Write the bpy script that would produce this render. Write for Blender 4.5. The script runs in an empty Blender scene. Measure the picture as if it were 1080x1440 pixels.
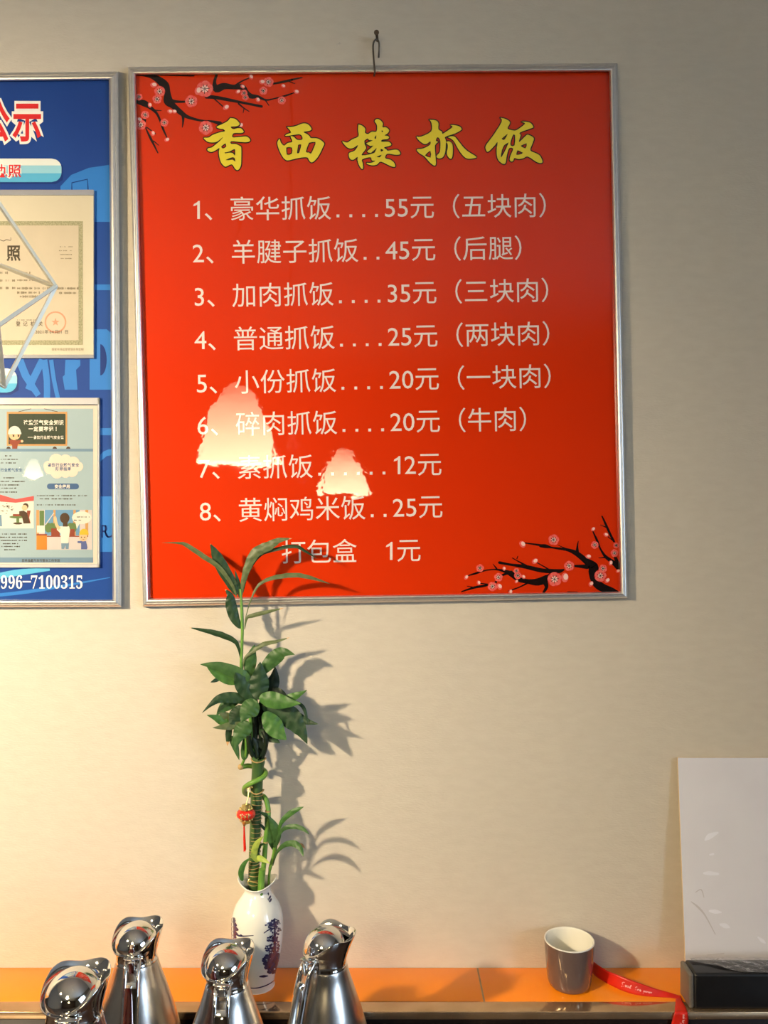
import bpy, math, random
from mathutils import Vector, Matrix
from mathutils.geometry import tessellate_polygon
random.seed(7)
PI = math.pi
S = bpy.context.scene
COL = S.collection

# ------------------------------------------------------------------ camera, world, lights, exposure
F = 1140.0; CX = 540.0; CY = 720.0
CAMY = -1.35; CAMZ = 1.60
cam_d = bpy.data.cameras.new('camera'); cam = bpy.data.objects.new('camera', cam_d); COL.objects.link(cam)
cam_d.sensor_fit = 'VERTICAL'; cam_d.sensor_height = 36.0; cam_d.lens = F / 1440 * 36
cam_d.clip_start = 0.02
cam.location = (0, CAMY, CAMZ); cam.rotation_euler = (PI / 2, 0, 0)
S.camera = cam
S.view_settings.view_transform = 'Standard'; S.view_settings.look = 'None'
S.view_settings.gamma = 1; S.view_settings.use_curve_mapping = False
S.view_settings.exposure = 0.06
S.cycles.max_bounces = 10; S.cycles.diffuse_bounces = 5; S.cycles.glossy_bounces = 6
S.cycles.transparent_max_bounces = 16
S.cycles.sample_clamp_indirect = 6.0
S.cycles.caustics_reflective = False; S.cycles.caustics_refractive = False

WARM = (1.0, 0.80, 0.53)
world = bpy.data.worlds.new('world'); S.world = world; world.use_nodes = True
wn = world.node_tree.nodes; wl = world.node_tree.links
sky = wn.new('ShaderNodeTexSky'); sky.sky_type = 'HOSEK_WILKIE'; sky.turbidity = 4; sky.sun_direction = (0.5, 0.4, 0.7)
wl.new(sky.outputs[0], wn['Background'].inputs[0]); wn['Background'].inputs[1].default_value = 0.6

def area(name, loc, aim, sx, sy, power, color):
    d = bpy.data.lights.new(name, 'AREA'); d.shape = 'RECTANGLE'; d.size = sx; d.size_y = sy
    d.energy = power; d.color = color
    o = bpy.data.objects.new(name, d); COL.objects.link(o); o.location = loc
    o.rotation_euler = (Vector(aim) - Vector(loc)).to_track_quat('-Z', 'Z').to_euler()
    return o
# daylight that falls through the window in the right-hand wall
area('window_daylight', (2.62, -2.45, 1.65), (0.3, -1.2, 1.25), 1.7, 1.5, 96, (0.60, 0.78, 1.0))
# the pendant lamps of the room: x, y, height of the rim, shade diameter, bulb power
SPOT_POWER = 245
LAMP_A = 4; LAMP_B = 3; LAMP_C = 2
SHADE_EMIT = 27.0

# ------------------------------------------------------------------ helpers
def P(px, py, y=0.0):
    s = (y - CAMY) / F
    return Vector(((px - CX) * s, y, CAMZ - (py - CY) * s))

def lin(r, g, b):
    f = lambda c: (c / 255 / 12.92) if c / 255 <= 0.04045 else ((c / 255 + 0.055) / 1.055) ** 2.4
    return (f(r), f(g), f(b))

def mat(name, color, rough=0.5, metal=0.0, coat=0.0, coat_rough=0.03, ior=1.5, bump=None, var=None, emit=None, spec=None, sub=0, stretch=(1, 1, 1), aniso=0):
    m = bpy.data.materials.new(name); m.use_nodes = True
    n = m.node_tree.nodes; l = m.node_tree.links; b = n['Principled BSDF']
    b.inputs['Base Color'].default_value = (*color, 1); b.inputs['Roughness'].default_value = rough
    b.inputs['Metallic'].default_value = metal; b.inputs['IOR'].default_value = ior
    b.inputs['Coat Weight'].default_value = coat; b.inputs['Coat Roughness'].default_value = coat_rough
    if spec is not None: b.inputs['Specular IOR Level'].default_value = spec
    if aniso:
        b.inputs['Anisotropic'].default_value = aniso
        t = n.new('ShaderNodeTangent'); t.direction_type = 'RADIAL'; t.axis = 'Z'; l.new(t.outputs[0], b.inputs['Tangent'])
    tc = n.new('ShaderNodeTexCoord'); mp = n.new('ShaderNodeMapping'); mp.inputs['Scale'].default_value = stretch
    l.new(tc.outputs['Object'], mp.inputs['Vector'])
    if var:   # (scale, colour2, amount)
        nz = n.new('ShaderNodeTexNoise'); nz.inputs['Scale'].default_value = var[0]; nz.inputs['Detail'].default_value = 4
        l.new(mp.outputs[0], nz.inputs['Vector'])
        rp = n.new('ShaderNodeMapRange'); rp.inputs[1].default_value = 0.35; rp.inputs[2].default_value = 0.65
        rp.inputs[3].default_value = 0; rp.inputs[4].default_value = var[2]; l.new(nz.outputs[0], rp.inputs[0])
        mx = n.new('ShaderNodeMixRGB'); mx.inputs[1].default_value = (*color, 1); mx.inputs[2].default_value = (*var[1], 1)
        l.new(rp.outputs[0], mx.inputs[0]); l.new(mx.outputs[0], b.inputs['Base Color'])
    if bump:  # (scale, strength, distance)
        nb = n.new('ShaderNodeTexNoise'); nb.inputs['Scale'].default_value = bump[0]; nb.inputs['Detail'].default_value = bump[3] if len(bump) > 3 else 3
        l.new(mp.outputs[0], nb.inputs['Vector'])
        bp = n.new('ShaderNodeBump'); bp.inputs['Strength'].default_value = bump[1]; bp.inputs['Distance'].default_value = bump[2]
        l.new(nb.outputs[0], bp.inputs['Height']); l.new(bp.outputs[0], b.inputs['Normal'])
        if coat: l.new(bp.outputs[0], b.inputs['Coat Normal'])
    if emit:
        b.inputs['Emission Color'].default_value = (*emit[0], 1); b.inputs['Emission Strength'].default_value = emit[1]
    return m

def clear_mat(name, tint=(1, 1, 1), rough=0.02, base=0.04, mix_white=0.0, bump=None):
    """thin clear plastic: fresnel gloss over see-through"""
    m = bpy.data.materials.new(name); m.use_nodes = True
    n = m.node_tree.nodes; l = m.node_tree.links; n.clear()
    out = n.new('ShaderNodeOutputMaterial'); mx = n.new('ShaderNodeMixShader')
    tr = n.new('ShaderNodeBsdfTransparent'); tr.inputs[0].default_value = (*tint, 1)
    gl = n.new('ShaderNodeBsdfGlossy'); gl.inputs['Roughness'].default_value = rough
    fr = n.new('ShaderNodeFresnel'); fr.inputs[0].default_value = 1.5
    l.new(fr.outputs[0], mx.inputs[0]); l.new(tr.outputs[0], mx.inputs[1]); l.new(gl.outputs[0], mx.inputs[2])
    src = mx
    if bump:
        tc = n.new('ShaderNodeTexCoord'); nb = n.new('ShaderNodeTexNoise'); nb.inputs['Scale'].default_value = bump[0]
        l.new(tc.outputs['Object'], nb.inputs['Vector'])
        bp = n.new('ShaderNodeBump'); bp.inputs['Strength'].default_value = bump[1]; bp.inputs['Distance'].default_value = bump[2]
        l.new(nb.outputs[0], bp.inputs['Height']); l.new(bp.outputs[0], gl.inputs['Normal']); l.new(bp.outputs[0], fr.inputs['Normal'])
    if mix_white:
        df = n.new('ShaderNodeBsdfDiffuse'); df.inputs[0].default_value = (.85, .85, .85, 1)
        m2 = n.new('ShaderNodeMixShader'); m2.inputs[0].default_value = mix_white
        l.new(mx.outputs[0], m2.inputs[1]); l.new(df.outputs[0], m2.inputs[2]); src = m2
    l.new(src.outputs[0], out.inputs[0])
    return m

class MB:
    def __init__(s): s.v = []; s.f = []; s.m = []; s.sm = []
    def add(s, verts, faces, mi=0, smooth=False):
        o = len(s.v); s.v += [Vector(p) for p in verts]
        for f in faces: s.f.append([o + i for i in f]); s.m.append(mi); s.sm.append(smooth)
        return s
    def box(s, lo, hi, mi=0):
        x0, y0, z0 = lo; x1, y1, z1 = hi
        v = [(x0,y0,z0),(x1,y0,z0),(x1,y1,z0),(x0,y1,z0),(x0,y0,z1),(x1,y0,z1),(x1,y1,z1),(x0,y1,z1)]
        return s.add(v, [(0,3,2,1),(4,5,6,7),(0,1,5,4),(1,2,6,5),(2,3,7,6),(3,0,4,7)], mi)
    def grid(s, rows, mi=0, smooth=True, close=False):
        n = len(rows[0]); v = [p for r in rows for p in r]; f = []
        for i in range(len(rows) - 1):
            for j in range(n if close else n - 1):
                k = (j + 1) % n
                f.append((i*n+j, i*n+k, (i+1)*n+k, (i+1)*n+j))
        return s.add(v, f, mi, smooth)
    def lathe(s, prof, c=(0, 0, 0), n=48, mi=0, fn=None):
        c = Vector(c); rows = []
        for r, z in prof:
            rows.append([c + (fn(r, z, 2*PI*k/n) if fn else Vector((r*math.cos(2*PI*k/n), r*math.sin(2*PI*k/n), z))) for k in range(n)])
        return s.grid(rows, mi, True, True)
    def tube(s, pts, rad, n=10, mi=0, cap=True):
        pts = [Vector(p) for p in pts]; m = len(pts)
        rs = rad if isinstance(rad, (list, tuple)) else [rad] * m
        t0 = (pts[1] - pts[0]).normalized(); up = Vector((0, 0, 1)) if abs(t0.z) < .9 else Vector((0, 1, 0))
        u = t0.cross(up).normalized(); rows = []
        for i in range(m):
            t = (pts[min(i+1, m-1)] - pts[max(i-1, 0)]).normalized()
            u = (u - t * u.dot(t)).normalized(); w = t.cross(u)
            rows.append([pts[i] + (u*math.cos(2*PI*k/n) + w*math.sin(2*PI*k/n)) * rs[i] for k in range(n)])
        s.grid(rows, mi, True, True)
        if cap:
            s.add(rows[0], [tuple(range(n))[::-1]], mi); s.add(rows[-1], [tuple(range(n))], mi)
        return s
    def bar(s, a, b, w, h, mi=0, up=(0, 0, 1)):
        a = Vector(a); b = Vector(b); t = (b - a).normalized(); up = Vector(up)
        if abs(t.dot(up)) > .95: up = Vector((1, 0, 0))
        u = t.cross(up).normalized() * w/2; q = u.cross(t).normalized() * h/2
        v = [a-u-q, a+u-q, a+u+q, a-u+q, b-u-q, b+u-q, b+u+q, b-u+q]
        return s.add(v, [(0,3,2,1),(4,5,6,7),(0,1,5,4),(1,2,6,5),(2,3,7,6),(3,0,4,7)], mi)
    def poly(s, pts, mi=0):
        s.k = (getattr(s, 'k', 0) + 1) % 30; pts = [p + Vector((0, -2e-6*s.k, 0)) for p in pts]   # prints that overlap never share a plane
        return s.add(pts, [tuple(range(len(pts)))], mi)
    def sphere(s, c, r, n=20, m=12, mi=0, sc=(1, 1, 1)):
        rows = []
        for i in range(m + 1):
            a = -PI/2 + PI*i/m; rr = max(math.cos(a), 1e-4)
            rows.append([Vector(c) + Vector((r*sc[0]*rr*math.cos(2*PI*k/n), r*sc[1]*rr*math.sin(2*PI*k/n), r*sc[2]*math.sin(a))) for k in range(n)])
        return s.grid(rows, mi, True, True)
    def build(s, name, mats, parent=None, local=False):
        if not isinstance(mats, (list, tuple)): mats = [mats]
        org = Vector((0, 0, 0)) if local else ORG.get(parent.name if parent else None, Vector((0, 0, 0)))
        me = bpy.data.meshes.new(name)
        me.from_pydata([tuple(p - org) for p in s.v], [], s.f)
        for m in mats: me.materials.append(m)
        me.polygons.foreach_set('material_index', s.m); me.polygons.foreach_set('use_smooth', s.sm)
        me.update()
        o = bpy.data.objects.new(name, me); COL.objects.link(o)
        if parent:
            o.parent = parent; ORG[o.name] = org
        return o
ORG = {}
def thing(name, label, cat, loc=(0, 0, 0), rz=0, group=None):
    o = bpy.data.objects.new(name, None); COL.objects.link(o); o.location = loc; o.rotation_euler = (0, 0, rz)
    o.empty_display_size = .05; ORG[o.name] = Vector(loc); tag(o, label, cat, group); return o
def tag(o, label, cat, group=None):
    o['label'] = label; o['category'] = cat
    if group: o['group'] = group
    return o
def struct(o): o['kind'] = 'structure'; return o
def bevel(o, w, seg=3):
    m = o.modifiers.new('bevel', 'BEVEL'); m.width = w; m.segments = seg; m.limit_method = 'ANGLE'; m.angle_limit = math.radians(40)
    for p in o.data.polygons: p.use_smooth = True
    return o

def cr(pts, n=6):
    """catmull-rom through tuples of any length"""
    out = []; L = len(pts)
    for i in range(L - 1):
        p0 = pts[max(i-1, 0)]; p1 = pts[i]; p2 = pts[i+1]; p3 = pts[min(i+2, L-1)]
        for k in range(n):
            t = k / n
            out.append(tuple(0.5*((2*b) + (-a+c)*t + (2*a-5*b+4*c-d)*t*t + (-a+3*b-3*c+d)*t**3) for a, b, c, d in zip(p0, p1, p2, p3)))
    out.append(tuple(pts[-1])); return out

# --- flat print in pixel coordinates of the photograph's wall plane
def T(ox, oy, s): return lambda pts: [tuple([ox + p[0]/s, oy + p[1]/s] + [w/s for w in p[2:]]) for p in pts]
def stroke(mb, pts, M, mi=0, n=5, cap=True):
    """pts (x,y,width) -> a flat brush stroke, M maps a pixel to a point"""
    q = cr(pts, n) if len(pts) > 2 else pts
    L = []; R = []
    for i, p in enumerate(q):
        a = q[max(i-1, 0)]; b = q[min(i+1, len(q)-1)]
        dx, dy = b[0]-a[0], b[1]-a[1]; d = math.hypot(dx, dy) or 1
        nx, ny = -dy/d*p[2]/2, dx/d*p[2]/2
        L.append((p[0]+nx, p[1]+ny)); R.append((p[0]-nx, p[1]-ny))
    for i in range(len(q)-1):
        mb.poly([M(*L[i]), M(*L[i+1]), M(*R[i+1]), M(*R[i])], mi)
    if cap:
        for p in (q[0], q[-1]): disc(mb, p[0], p[1], p[2]/2, M, mi, n=8)
def disc(mb, x, y, r, M, mi=0, n=14, ry=None, rot=0, a0=0, a1=2*PI):
    ry = r if ry is None else ry; pts = []
    full = abs(a1 - a0 - 2*PI) < 1e-6
    for k in range(n if full else n + 1):
        a = a0 + (a1-a0)*k/n; u, v = r*math.cos(a), ry*math.sin(a)
        pts.append(M(x + u*math.cos(rot) - v*math.sin(rot), y + u*math.sin(rot) + v*math.cos(rot)))
    mb.poly(pts, mi)
def rect(mb, x0, y0, x1, y1, M, mi=0): mb.poly([M(x0, y1), M(x1, y1), M(x1, y0), M(x0, y0)], mi)
def ppoly(mb, pts, M, mi=0, holes=()):
    loops = [[Vector((p[0], p[1], 0)) for p in pts]] + [[Vector((p[0], p[1], 0)) for p in h] for h in holes]
    flat = [v for lp in loops for v in lp]
    mb.add([M(v.x, v.y) for v in flat], [tuple(t) for t in tessellate_polygon(loops)], mi)
def plane(y, layer=0, step=.00025):
    yy = y - layer*step
    return lambda px, py: P(px, py, yy)

# --- lettering
_fc = bpy.data.curves.new('lettering_source', 'FONT'); _fc.resolution_u = 3
_fo = bpy.data.objects.new('lettering_source', _fc); COL.objects.link(_fo)
_gl = {}
def glyph(ch, off=0.0):
    k = (ch, off)
    if k not in _gl:
        _fc.body = ch; _fc.offset = off
        dg = bpy.context.evaluated_depsgraph_get(); dg.update()
        me = bpy.data.meshes.new_from_object(_fo.evaluated_get(dg))
        _gl[k] = ([(v.co.x, v.co.y) for v in me.vertices], [tuple(p.vertices) for p in me.polygons])
        bpy.data.meshes.remove(me)
    return _gl[k]
def put(mb, ch, x, y, size, M, mi=0, sx=1.0, rot=0.0, off=0.0, center=False):
    """glyph with its left end / baseline at pixel (x,y)"""
    vs, fs = glyph(ch, off)
    if not vs: return
    dx = (min(v[0] for v in vs) + max(v[0] for v in vs))/2 if center else 0
    c, s = math.cos(rot), math.sin(rot); out = []
    for vx, vy in vs:
        u, v = (vx - dx)*size*sx, -vy*size
        out.append(M(x + u*c - v*s, y + u*s + v*c))
    if off > .05:
        for f in fs: mb.poly([out[i] for i in f], mi)
    else: mb.add(out, fs, mi)
ONE = [(.10,.50),(.13,.58),(.24,.64),(.30,.70),(.36,.70),(.36,0),(.26,0),(.26,.56),(.2,.52)]
def mono(mb, text, x, y, size, M, mi=0, slope=0.0, off=0.0):
    """full-width characters one em, half-width half an em, along a sloping base line"""
    rot = slope; c, s = math.cos(rot), math.sin(rot); a = 0
    for ch in text:
        w = size/2 if ord(ch) < 256 else size
        if ch == '1':
            vs = [(x + (a + p[0]*size)*c + p[1]*size*s*0 , y + (a + p[0]*size)*s - p[1]*size) for p in ONE]
            ppoly(mb, vs, M, mi)
        elif ch == '.':
            cx = a + w*.45; r = size*.055
            rect(mb, x+cx-r, y+cx*s-2*r, x+cx+r, y+cx*s, M, mi)
        elif ch != ' ':
            if ord(ch) < 256: put(mb, ch, x + (a + w*.5)*c, y + (a + w*.5)*s, size, M, mi, 1.0, rot, off, True)
            else: put(mb, ch, x + a*c, y + a*s, size, M, mi, 1.0, rot, off)
        a += w
def marks(mb, x0, x1, y, h, M, mi=0, den=.75):
    """lines of print too small to read: short upright ticks"""
    x = x0
    while x < x1:
        w = random.uniform(.5, 1.5)
        if random.random() < den:
            hh = h*random.uniform(.5, 1); rect(mb, x, y - hh/2, min(x + w, x1), y + hh/2, M, mi)
        x += w + random.uniform(.15, .5)

# ------------------------------------------------------------------ materials
m_wall = mat('woven beige wallpaper', lin(208, 200, 185), .85, bump=(260, .4, .0013, 4), var=(60, lin(198, 189, 174), .4), stretch=(.55, 1, 1.5))
m_plain = mat('painted plaster', lin(138, 137, 135), .9, var=(8, lin(130, 129, 127), .5), bump=(80, .1, .001))
m_ceil = mat('white ceiling paint', lin(205, 204, 202), .9, var=(6, lin(196, 195, 194), .4))
m_panelling = mat('dark wood panelling', lin(82, 70, 60), .55, var=(5, lin(64, 54, 46), .8), stretch=(6, 6, .6))
m_floor = mat('grey floor tile', lin(104, 100, 97), .3, var=(5, lin(86, 82, 80), .7))
m_orange = mat('glazed orange tile', lin(255, 146, 14), .32, var=(7, lin(254, 138, 8), .6), coat=.25, coat_rough=.12)
m_grout = mat('pale tile grout', lin(190, 160, 120), .8, var=(90, lin(160, 130, 100), .5))
m_coping = mat('polished brown stone', lin(214, 184, 148), .13, .85, var=(30, lin(190, 160, 124), .8))
m_dark = mat('polished black stone', lin(22, 17, 15), .08, ior=1.8, var=(18, lin(34, 26, 21), .7))
m_wood = mat('dark wood table', lin(58, 40, 30), .35, var=(14, lin(40, 28, 21), .8), stretch=(1, 8, 8))
m_alu = mat('brushed aluminium frame', (.84, .83, .80), .36, .92, var=(120, (.76, .75, .73), .6), stretch=(1, 1, 1))
PB = (13, .5, .00055, 4)
m_red = mat('glossy red printed sheet', lin(214, 50, 3), .45, coat=1.0, coat_rough=.02, spec=.04, bump=PB, var=(3, lin(209, 45, 2), .5))
m_white_ink = mat('white print', lin(236, 222, 212), .45, coat=1.0, coat_rough=.02, spec=.04, bump=PB)
m_yellow = mat('yellow print', lin(243, 222, 62), .45, coat=1.0, coat_rough=.02, spec=.04, bump=PB, var=(30, lin(240, 216, 54), .5))
m_black = mat('black print', lin(24, 14, 12), .45, coat=1.0, coat_rough=.02, spec=.04, bump=PB)
m_pink = mat('pink print', lin(236, 92, 84), .45, coat=1.0, coat_rough=.02, spec=.04, bump=PB, var=(300, lin(240, 130, 120), .7))
m_rose = mat('deep rose print', lin(226, 58, 52), .45, coat=1.0, coat_rough=.02, spec=.04, bump=PB)
m_pale = mat('pale pink print', lin(250, 205, 195), .45, coat=1.0, coat_rough=.02, spec=.04, bump=PB)
m_haloed = mat('dark red print', lin(170, 22, 16), .45, coat=1.0, coat_rough=.02, spec=.04, bump=PB)
def flat(name, c, rough=.5, v=None): return mat(name, c, rough, spec=.1, var=(25, tuple(x*.93 for x in c), .6))
m_blue = mat('blue printed panel', lin(32, 74, 148), .5, spec=.1, coat=.3, coat_rough=.02, var=(3.2, lin(26, 62, 138), .9))
m_blue2 = flat('lighter blue print', lin(52, 122, 200))
m_blue3 = flat('dark blue print', lin(26, 54, 120))
m_cyan = flat('cyan print', lin(90, 176, 214)); m_cyan2 = flat('pale cyan print', lin(150, 205, 222)); m_cyan3 = flat('near white print', lin(226, 232, 226))
m_wp = flat('white printed letters', lin(245, 243, 235))
m_sred = flat('red printed letters', lin(222, 50, 52))
m_paper = mat('cream certificate paper', lin(228, 222, 204), .7, var=(9, lin(222, 216, 198), .6))
m_paper2 = flat('inner tint of certificate', lin(220, 210, 192))
m_gring = mat('grey green guilloche', lin(150, 152, 122), .7, var=(420, lin(196, 192, 160), .9))
m_ink = flat('dark ink', lin(84, 76, 62)); m_ink2 = flat('faded ink', lin(150, 140, 118))
m_seal = flat('faint red stamp ink', lin(232, 168, 140))
m_poster = mat('pale blue poster paper', lin(156, 184, 200), .55, var=(6, lin(148, 177, 194), .6))
m_band = flat('slate blue print', lin(122, 154, 184)); m_pblue = flat('poster blue', lin(74, 106, 156))
m_board = flat('chalkboard green', lin(62, 74, 60)); m_tan = flat('tan print', lin(206, 160, 106))
m_skin = flat('skin tone print', lin(236, 198, 160)); m_hair = flat('brown hair print', lin(84, 66, 52))
m_sky2 = flat('sky blue print', lin(110, 160, 205)); m_or = flat('orange print', lin(214, 140, 60)); m_helm = flat('helmet yellow print', lin(236, 190, 64))
m_green_p = flat('green print', lin(104, 132, 84)); m_lil = flat('pale lilac print', lin(214, 208, 212)); m_cloud = flat('cloud white print', lin(236, 222, 212))
m_awn = flat('awning red print', lin(216, 96, 96)); m_indigo = flat('indigo print', lin(96, 110, 170)); m_brick = flat('brown red print', lin(150, 76, 58))
m_clear = clear_mat('clear acrylic pane')
m_edge = clear_mat('acrylic edge', (.86, .89, .90), .12, mix_white=.55)
m_edge2 = clear_mat('blue grey acrylic edge', (.70, .76, .86), .12, mix_white=.30)
m_chrome = mat('polished chrome', (.80, .79, .77), .045, 1.0, var=(40, (.76, .75, .73), .5))
m_steel = mat('brushed stainless steel', (.50, .48, .45), .24, 1.0, aniso=.6, var=(200, (.44, .42, .40), .6), stretch=(1, 1, .02))
m_redjug = mat('dark red metallic lacquer', lin(98, 20, 18), .22, .55, coat=.8, coat_rough=.05, var=(20, lin(84, 14, 14), .5))
m_porc = mat('white porcelain', lin(236, 238, 232), .12, coat=.6, coat_rough=.03, var=(15, lin(230, 233, 226), .5))
m_cobalt = mat('cobalt blue underglaze', lin(30, 30, 70), .2, coat=.6, coat_rough=.04, var=(160, lin(70, 72, 112), .8))
m_mug = mat('taupe glazed ceramic', lin(106, 88, 83), .16, coat=.7, coat_rough=.04, var=(18, lin(100, 82, 77), .5))
m_mugin = mat('white glaze', lin(240, 238, 228), .15, coat=.5, var=(10, lin(234, 232, 222), .4))
m_ribbon = mat('red satin ribbon', lin(216, 38, 20), .34, var=(60, lin(200, 26, 14), .6), bump=(400, .1, .0004))
m_script = flat('pale pink script', lin(248, 190, 186))
m_bam = mat('dark green bamboo', lin(72, 104, 52), .42, coat=.15, var=(38, lin(50, 82, 40), .9), stretch=(1, 1, .35))
m_bam2 = mat('fresh green stem', lin(112, 158, 62), .4, coat=.15, var=(40, lin(90, 140, 54), .8))
m_gold = mat('gold wire', (.90, .70, .28), .28, 1.0, var=(80, (.85, .62, .22), .5))
m_tanwire = mat('pale brown ring', lin(190, 160, 104), .5, var=(60, lin(160, 130, 84), .6))
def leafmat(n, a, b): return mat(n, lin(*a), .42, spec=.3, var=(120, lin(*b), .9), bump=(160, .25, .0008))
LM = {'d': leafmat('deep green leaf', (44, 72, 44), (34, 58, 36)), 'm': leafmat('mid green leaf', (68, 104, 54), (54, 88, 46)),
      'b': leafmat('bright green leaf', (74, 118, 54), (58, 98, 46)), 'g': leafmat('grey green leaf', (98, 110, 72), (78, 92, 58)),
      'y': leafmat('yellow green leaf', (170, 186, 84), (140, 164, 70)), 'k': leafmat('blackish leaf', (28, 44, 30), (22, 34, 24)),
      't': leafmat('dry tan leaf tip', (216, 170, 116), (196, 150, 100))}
m_lred = mat('red lacquer', lin(224, 40, 20), .22, coat=.6, var=(60, lin(206, 30, 14), .6))
m_foam = mat('white foam board', lin(226, 225, 233), .75, var=(11, lin(220, 218, 227), .6))
m_core = mat('beige board core', lin(222, 200, 160), .8, var=(60, lin(210, 186, 146), .5))
m_scuff = flat('pale scuff', lin(240, 240, 250)); m_scuff2 = flat('grey scuff', lin(204, 200, 206))
m_boxk = mat('black plastic', lin(20, 20, 22), .3, coat=.3, coat_rough=.1, var=(40, lin(26, 26, 28), .6))
m_boxg = mat('grey end cap plastic', lin(128, 122, 112), .32, .2, var=(25, lin(108, 102, 94), .8))
m_film = clear_mat('wrinkled clear film', (.95, .95, .97), .08, mix_white=.10, bump=(70, 1.0, .012))
m_brass = mat('champagne metal', (.86, .82, .68), .45, .1, var=(30, (.80, .76, .62), .5))
m_wire = mat('dull steel wire', lin(112, 104, 94), .45, .8, var=(60, lin(80, 72, 64), .7))
m_nail = mat('rusty nail', lin(96, 80, 64), .6, .5, var=(90, lin(70, 54, 42), .8))
m_plug = mat('grey filler', lin(120, 108, 96), .9, var=(200, lin(230, 222, 210), .8))
m_shade = mat('lit opal glass shade', (.9, .85, .75), .4, emit=((1.0, .82, .48), SHADE_EMIT))
_n = m_shade.node_tree.nodes; _l = m_shade.node_tree.links
_tc = _n.new('ShaderNodeTexCoord'); _sx = _n.new('ShaderNodeSeparateXYZ'); _mr = _n.new('ShaderNodeMapRange')
_mr.inputs[1].default_value = .0; _mr.inputs[2].default_value = 1.0; _mr.inputs[3].default_value = SHADE_EMIT*1.1; _mr.inputs[4].default_value = SHADE_EMIT*.12
_l.new(_tc.outputs['Generated'], _sx.inputs[0]); _l.new(_sx.outputs[2], _mr.inputs[0]); _l.new(_mr.outputs[0], _n['Principled BSDF'].inputs['Emission Strength'])
m_bulb = mat('frosted bulb', (.9, .88, .82), .3)
m_blackcord = mat('black cord', lin(24, 22, 20), .6)
m_winframe = mat('white window frame', lin(225, 226, 226), .45, var=(12, lin(218, 219, 219), .4))

# ------------------------------------------------------------------ the room
XL, XR, YB, ZC = -3.0, 2.4, -6.0, 2.8
struct(MB().box((XL-.1, 0, 0), (XR+.1, .1, ZC)).build('wall_back', m_wall))
struct(MB().box((XL-.1, YB, 0), (XL, 0, ZC)).build('wall_left', m_plain))
struct(MB().box((XL-.1, YB-.1, 0), (XR+.1, YB, ZC)).build('wall_front', m_panelling))
WY0, WY1, WZ0, WZ1 = -3.35, -1.55, .85, 2.45
wr = MB().box((XR, YB, 0), (XR+.1, WY0, ZC)).box((XR, WY1, 0), (XR+.1, 0, ZC)).box((XR, WY0, 0), (XR+.1, WY1, WZ0)).box((XR, WY0, WZ1), (XR+.1, WY1, ZC))
struct(wr.build('wall_right', m_plain))
struct(MB().box((XL-.1, YB-.1, -.1), (XR+.1, .1, 0)).build('floor', m_floor))
struct(MB().box((XL-.1, YB-.1, ZC), (XR+.1, .1, ZC+.1)).build('ceiling', m_ceil))
wf = MB()
for a, b in (((WY0, WZ0), (WY1, WZ0+.06)), ((WY0, WZ1-.06), (WY1, WZ1)), ((WY0, WZ0), (WY0+.06, WZ1)), ((WY1-.06, WZ0), (WY1, WZ1)), ((-2.48, WZ0), (-2.42, WZ1))):
    wf.box((XR+.02, a[0], a[1]), (XR+.08, b[0], b[1]))
win = struct(wf.build('window_1', m_winframe))
MB().box((XR+.045, WY0+.03, WZ0+.03), (XR+.05, -2.45, WZ1-.03)).build('pane', m_clear, win)
MB().box((XR+.045, -2.45, WZ0+.03), (XR+.05, WY1-.03, WZ1-.03)).build('pane', m_clear, win)

# ------------------------------------------------------------------ the tiled ledge along the wall
LZ = CAMZ - .758; LF = -.094; LC = -.121
led = MB(); led.box((XL, LC + .004, 0), (XR, -.0005, LZ - .012))
ledge = struct(led.build('trim_1', m_dark))
tiles = MB()
def tile_row(x0, x1): tiles.box((x0 + .0012, LF, LZ - .011), (x1 - .0012, -.001, LZ))
x_joint = P(668, 1360, -.001).x + .004
edges = [x_joint + .8*k for k in (-3, -2, -1, 0, 1, 2)]
edges[0] = XL; edges.append(XR)
for a, b in zip(edges[:-1], edges[1:]): tile_row(a, b)
struct(bevel(tiles.build('trim_2', m_orange), .0008, 2))
struct(MB().box((XL, LF, LZ - .011), (XR, -.001, LZ - .0006)).build('trim_3', m_grout))
struct(bevel(MB().box((XL, LC, LZ - .012), (XR, LF - .0006, LZ)).build('trim_4', m_coping), .0015, 3))

# ------------------------------------------------------------------ framed boards
def frame_mesh(outer, inner, prof, yb):
    """outer/inner px corners TL TR BR BL; prof (t, y) from outer edge to inner edge"""
    mb = MB()
    for i in range(4):
        j = (i + 1) % 4; rows = []
        for t, y in prof:
            rows.append([P(outer[k][0] + (inner[k][0]-outer[k][0])*t, outer[k][1] + (inner[k][1]-outer[k][1])*t, y) for k in (i, j)])
        mb.grid(rows, 0, False)
    return mb
PROF = [(0, -.0005), (0, -.012), (.06, -.0145), (.22, -.0165), (.34, -.017), (.36, -.0155), (.42, -.0155), (.44, -.0172), (.62, -.0182), (.80, -.0172), (.93, -.0150), (1, -.0128), (1, -.0070)]
PY = -.0085
mo = [(180, 94), (868, 89), (883, 841), (201, 853)]
mi_ = [(191, 105), (856.5, 101), (872.5, 832), (209.5, 841.5)]
menu = thing('menu_board', 'large red glossy menu board in aluminium frame with yellow brush title', 'menu board', tuple(P(541, 850, 0)))
frame_mesh(mo, mi_, PROF, 0).build('frame', m_alu, menu)
pm_ = plane(PY)
pan = MB(); N = 12
c4 = [(188, 101), (860, 97), (876, 835), (206, 845)]
rows = []
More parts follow.
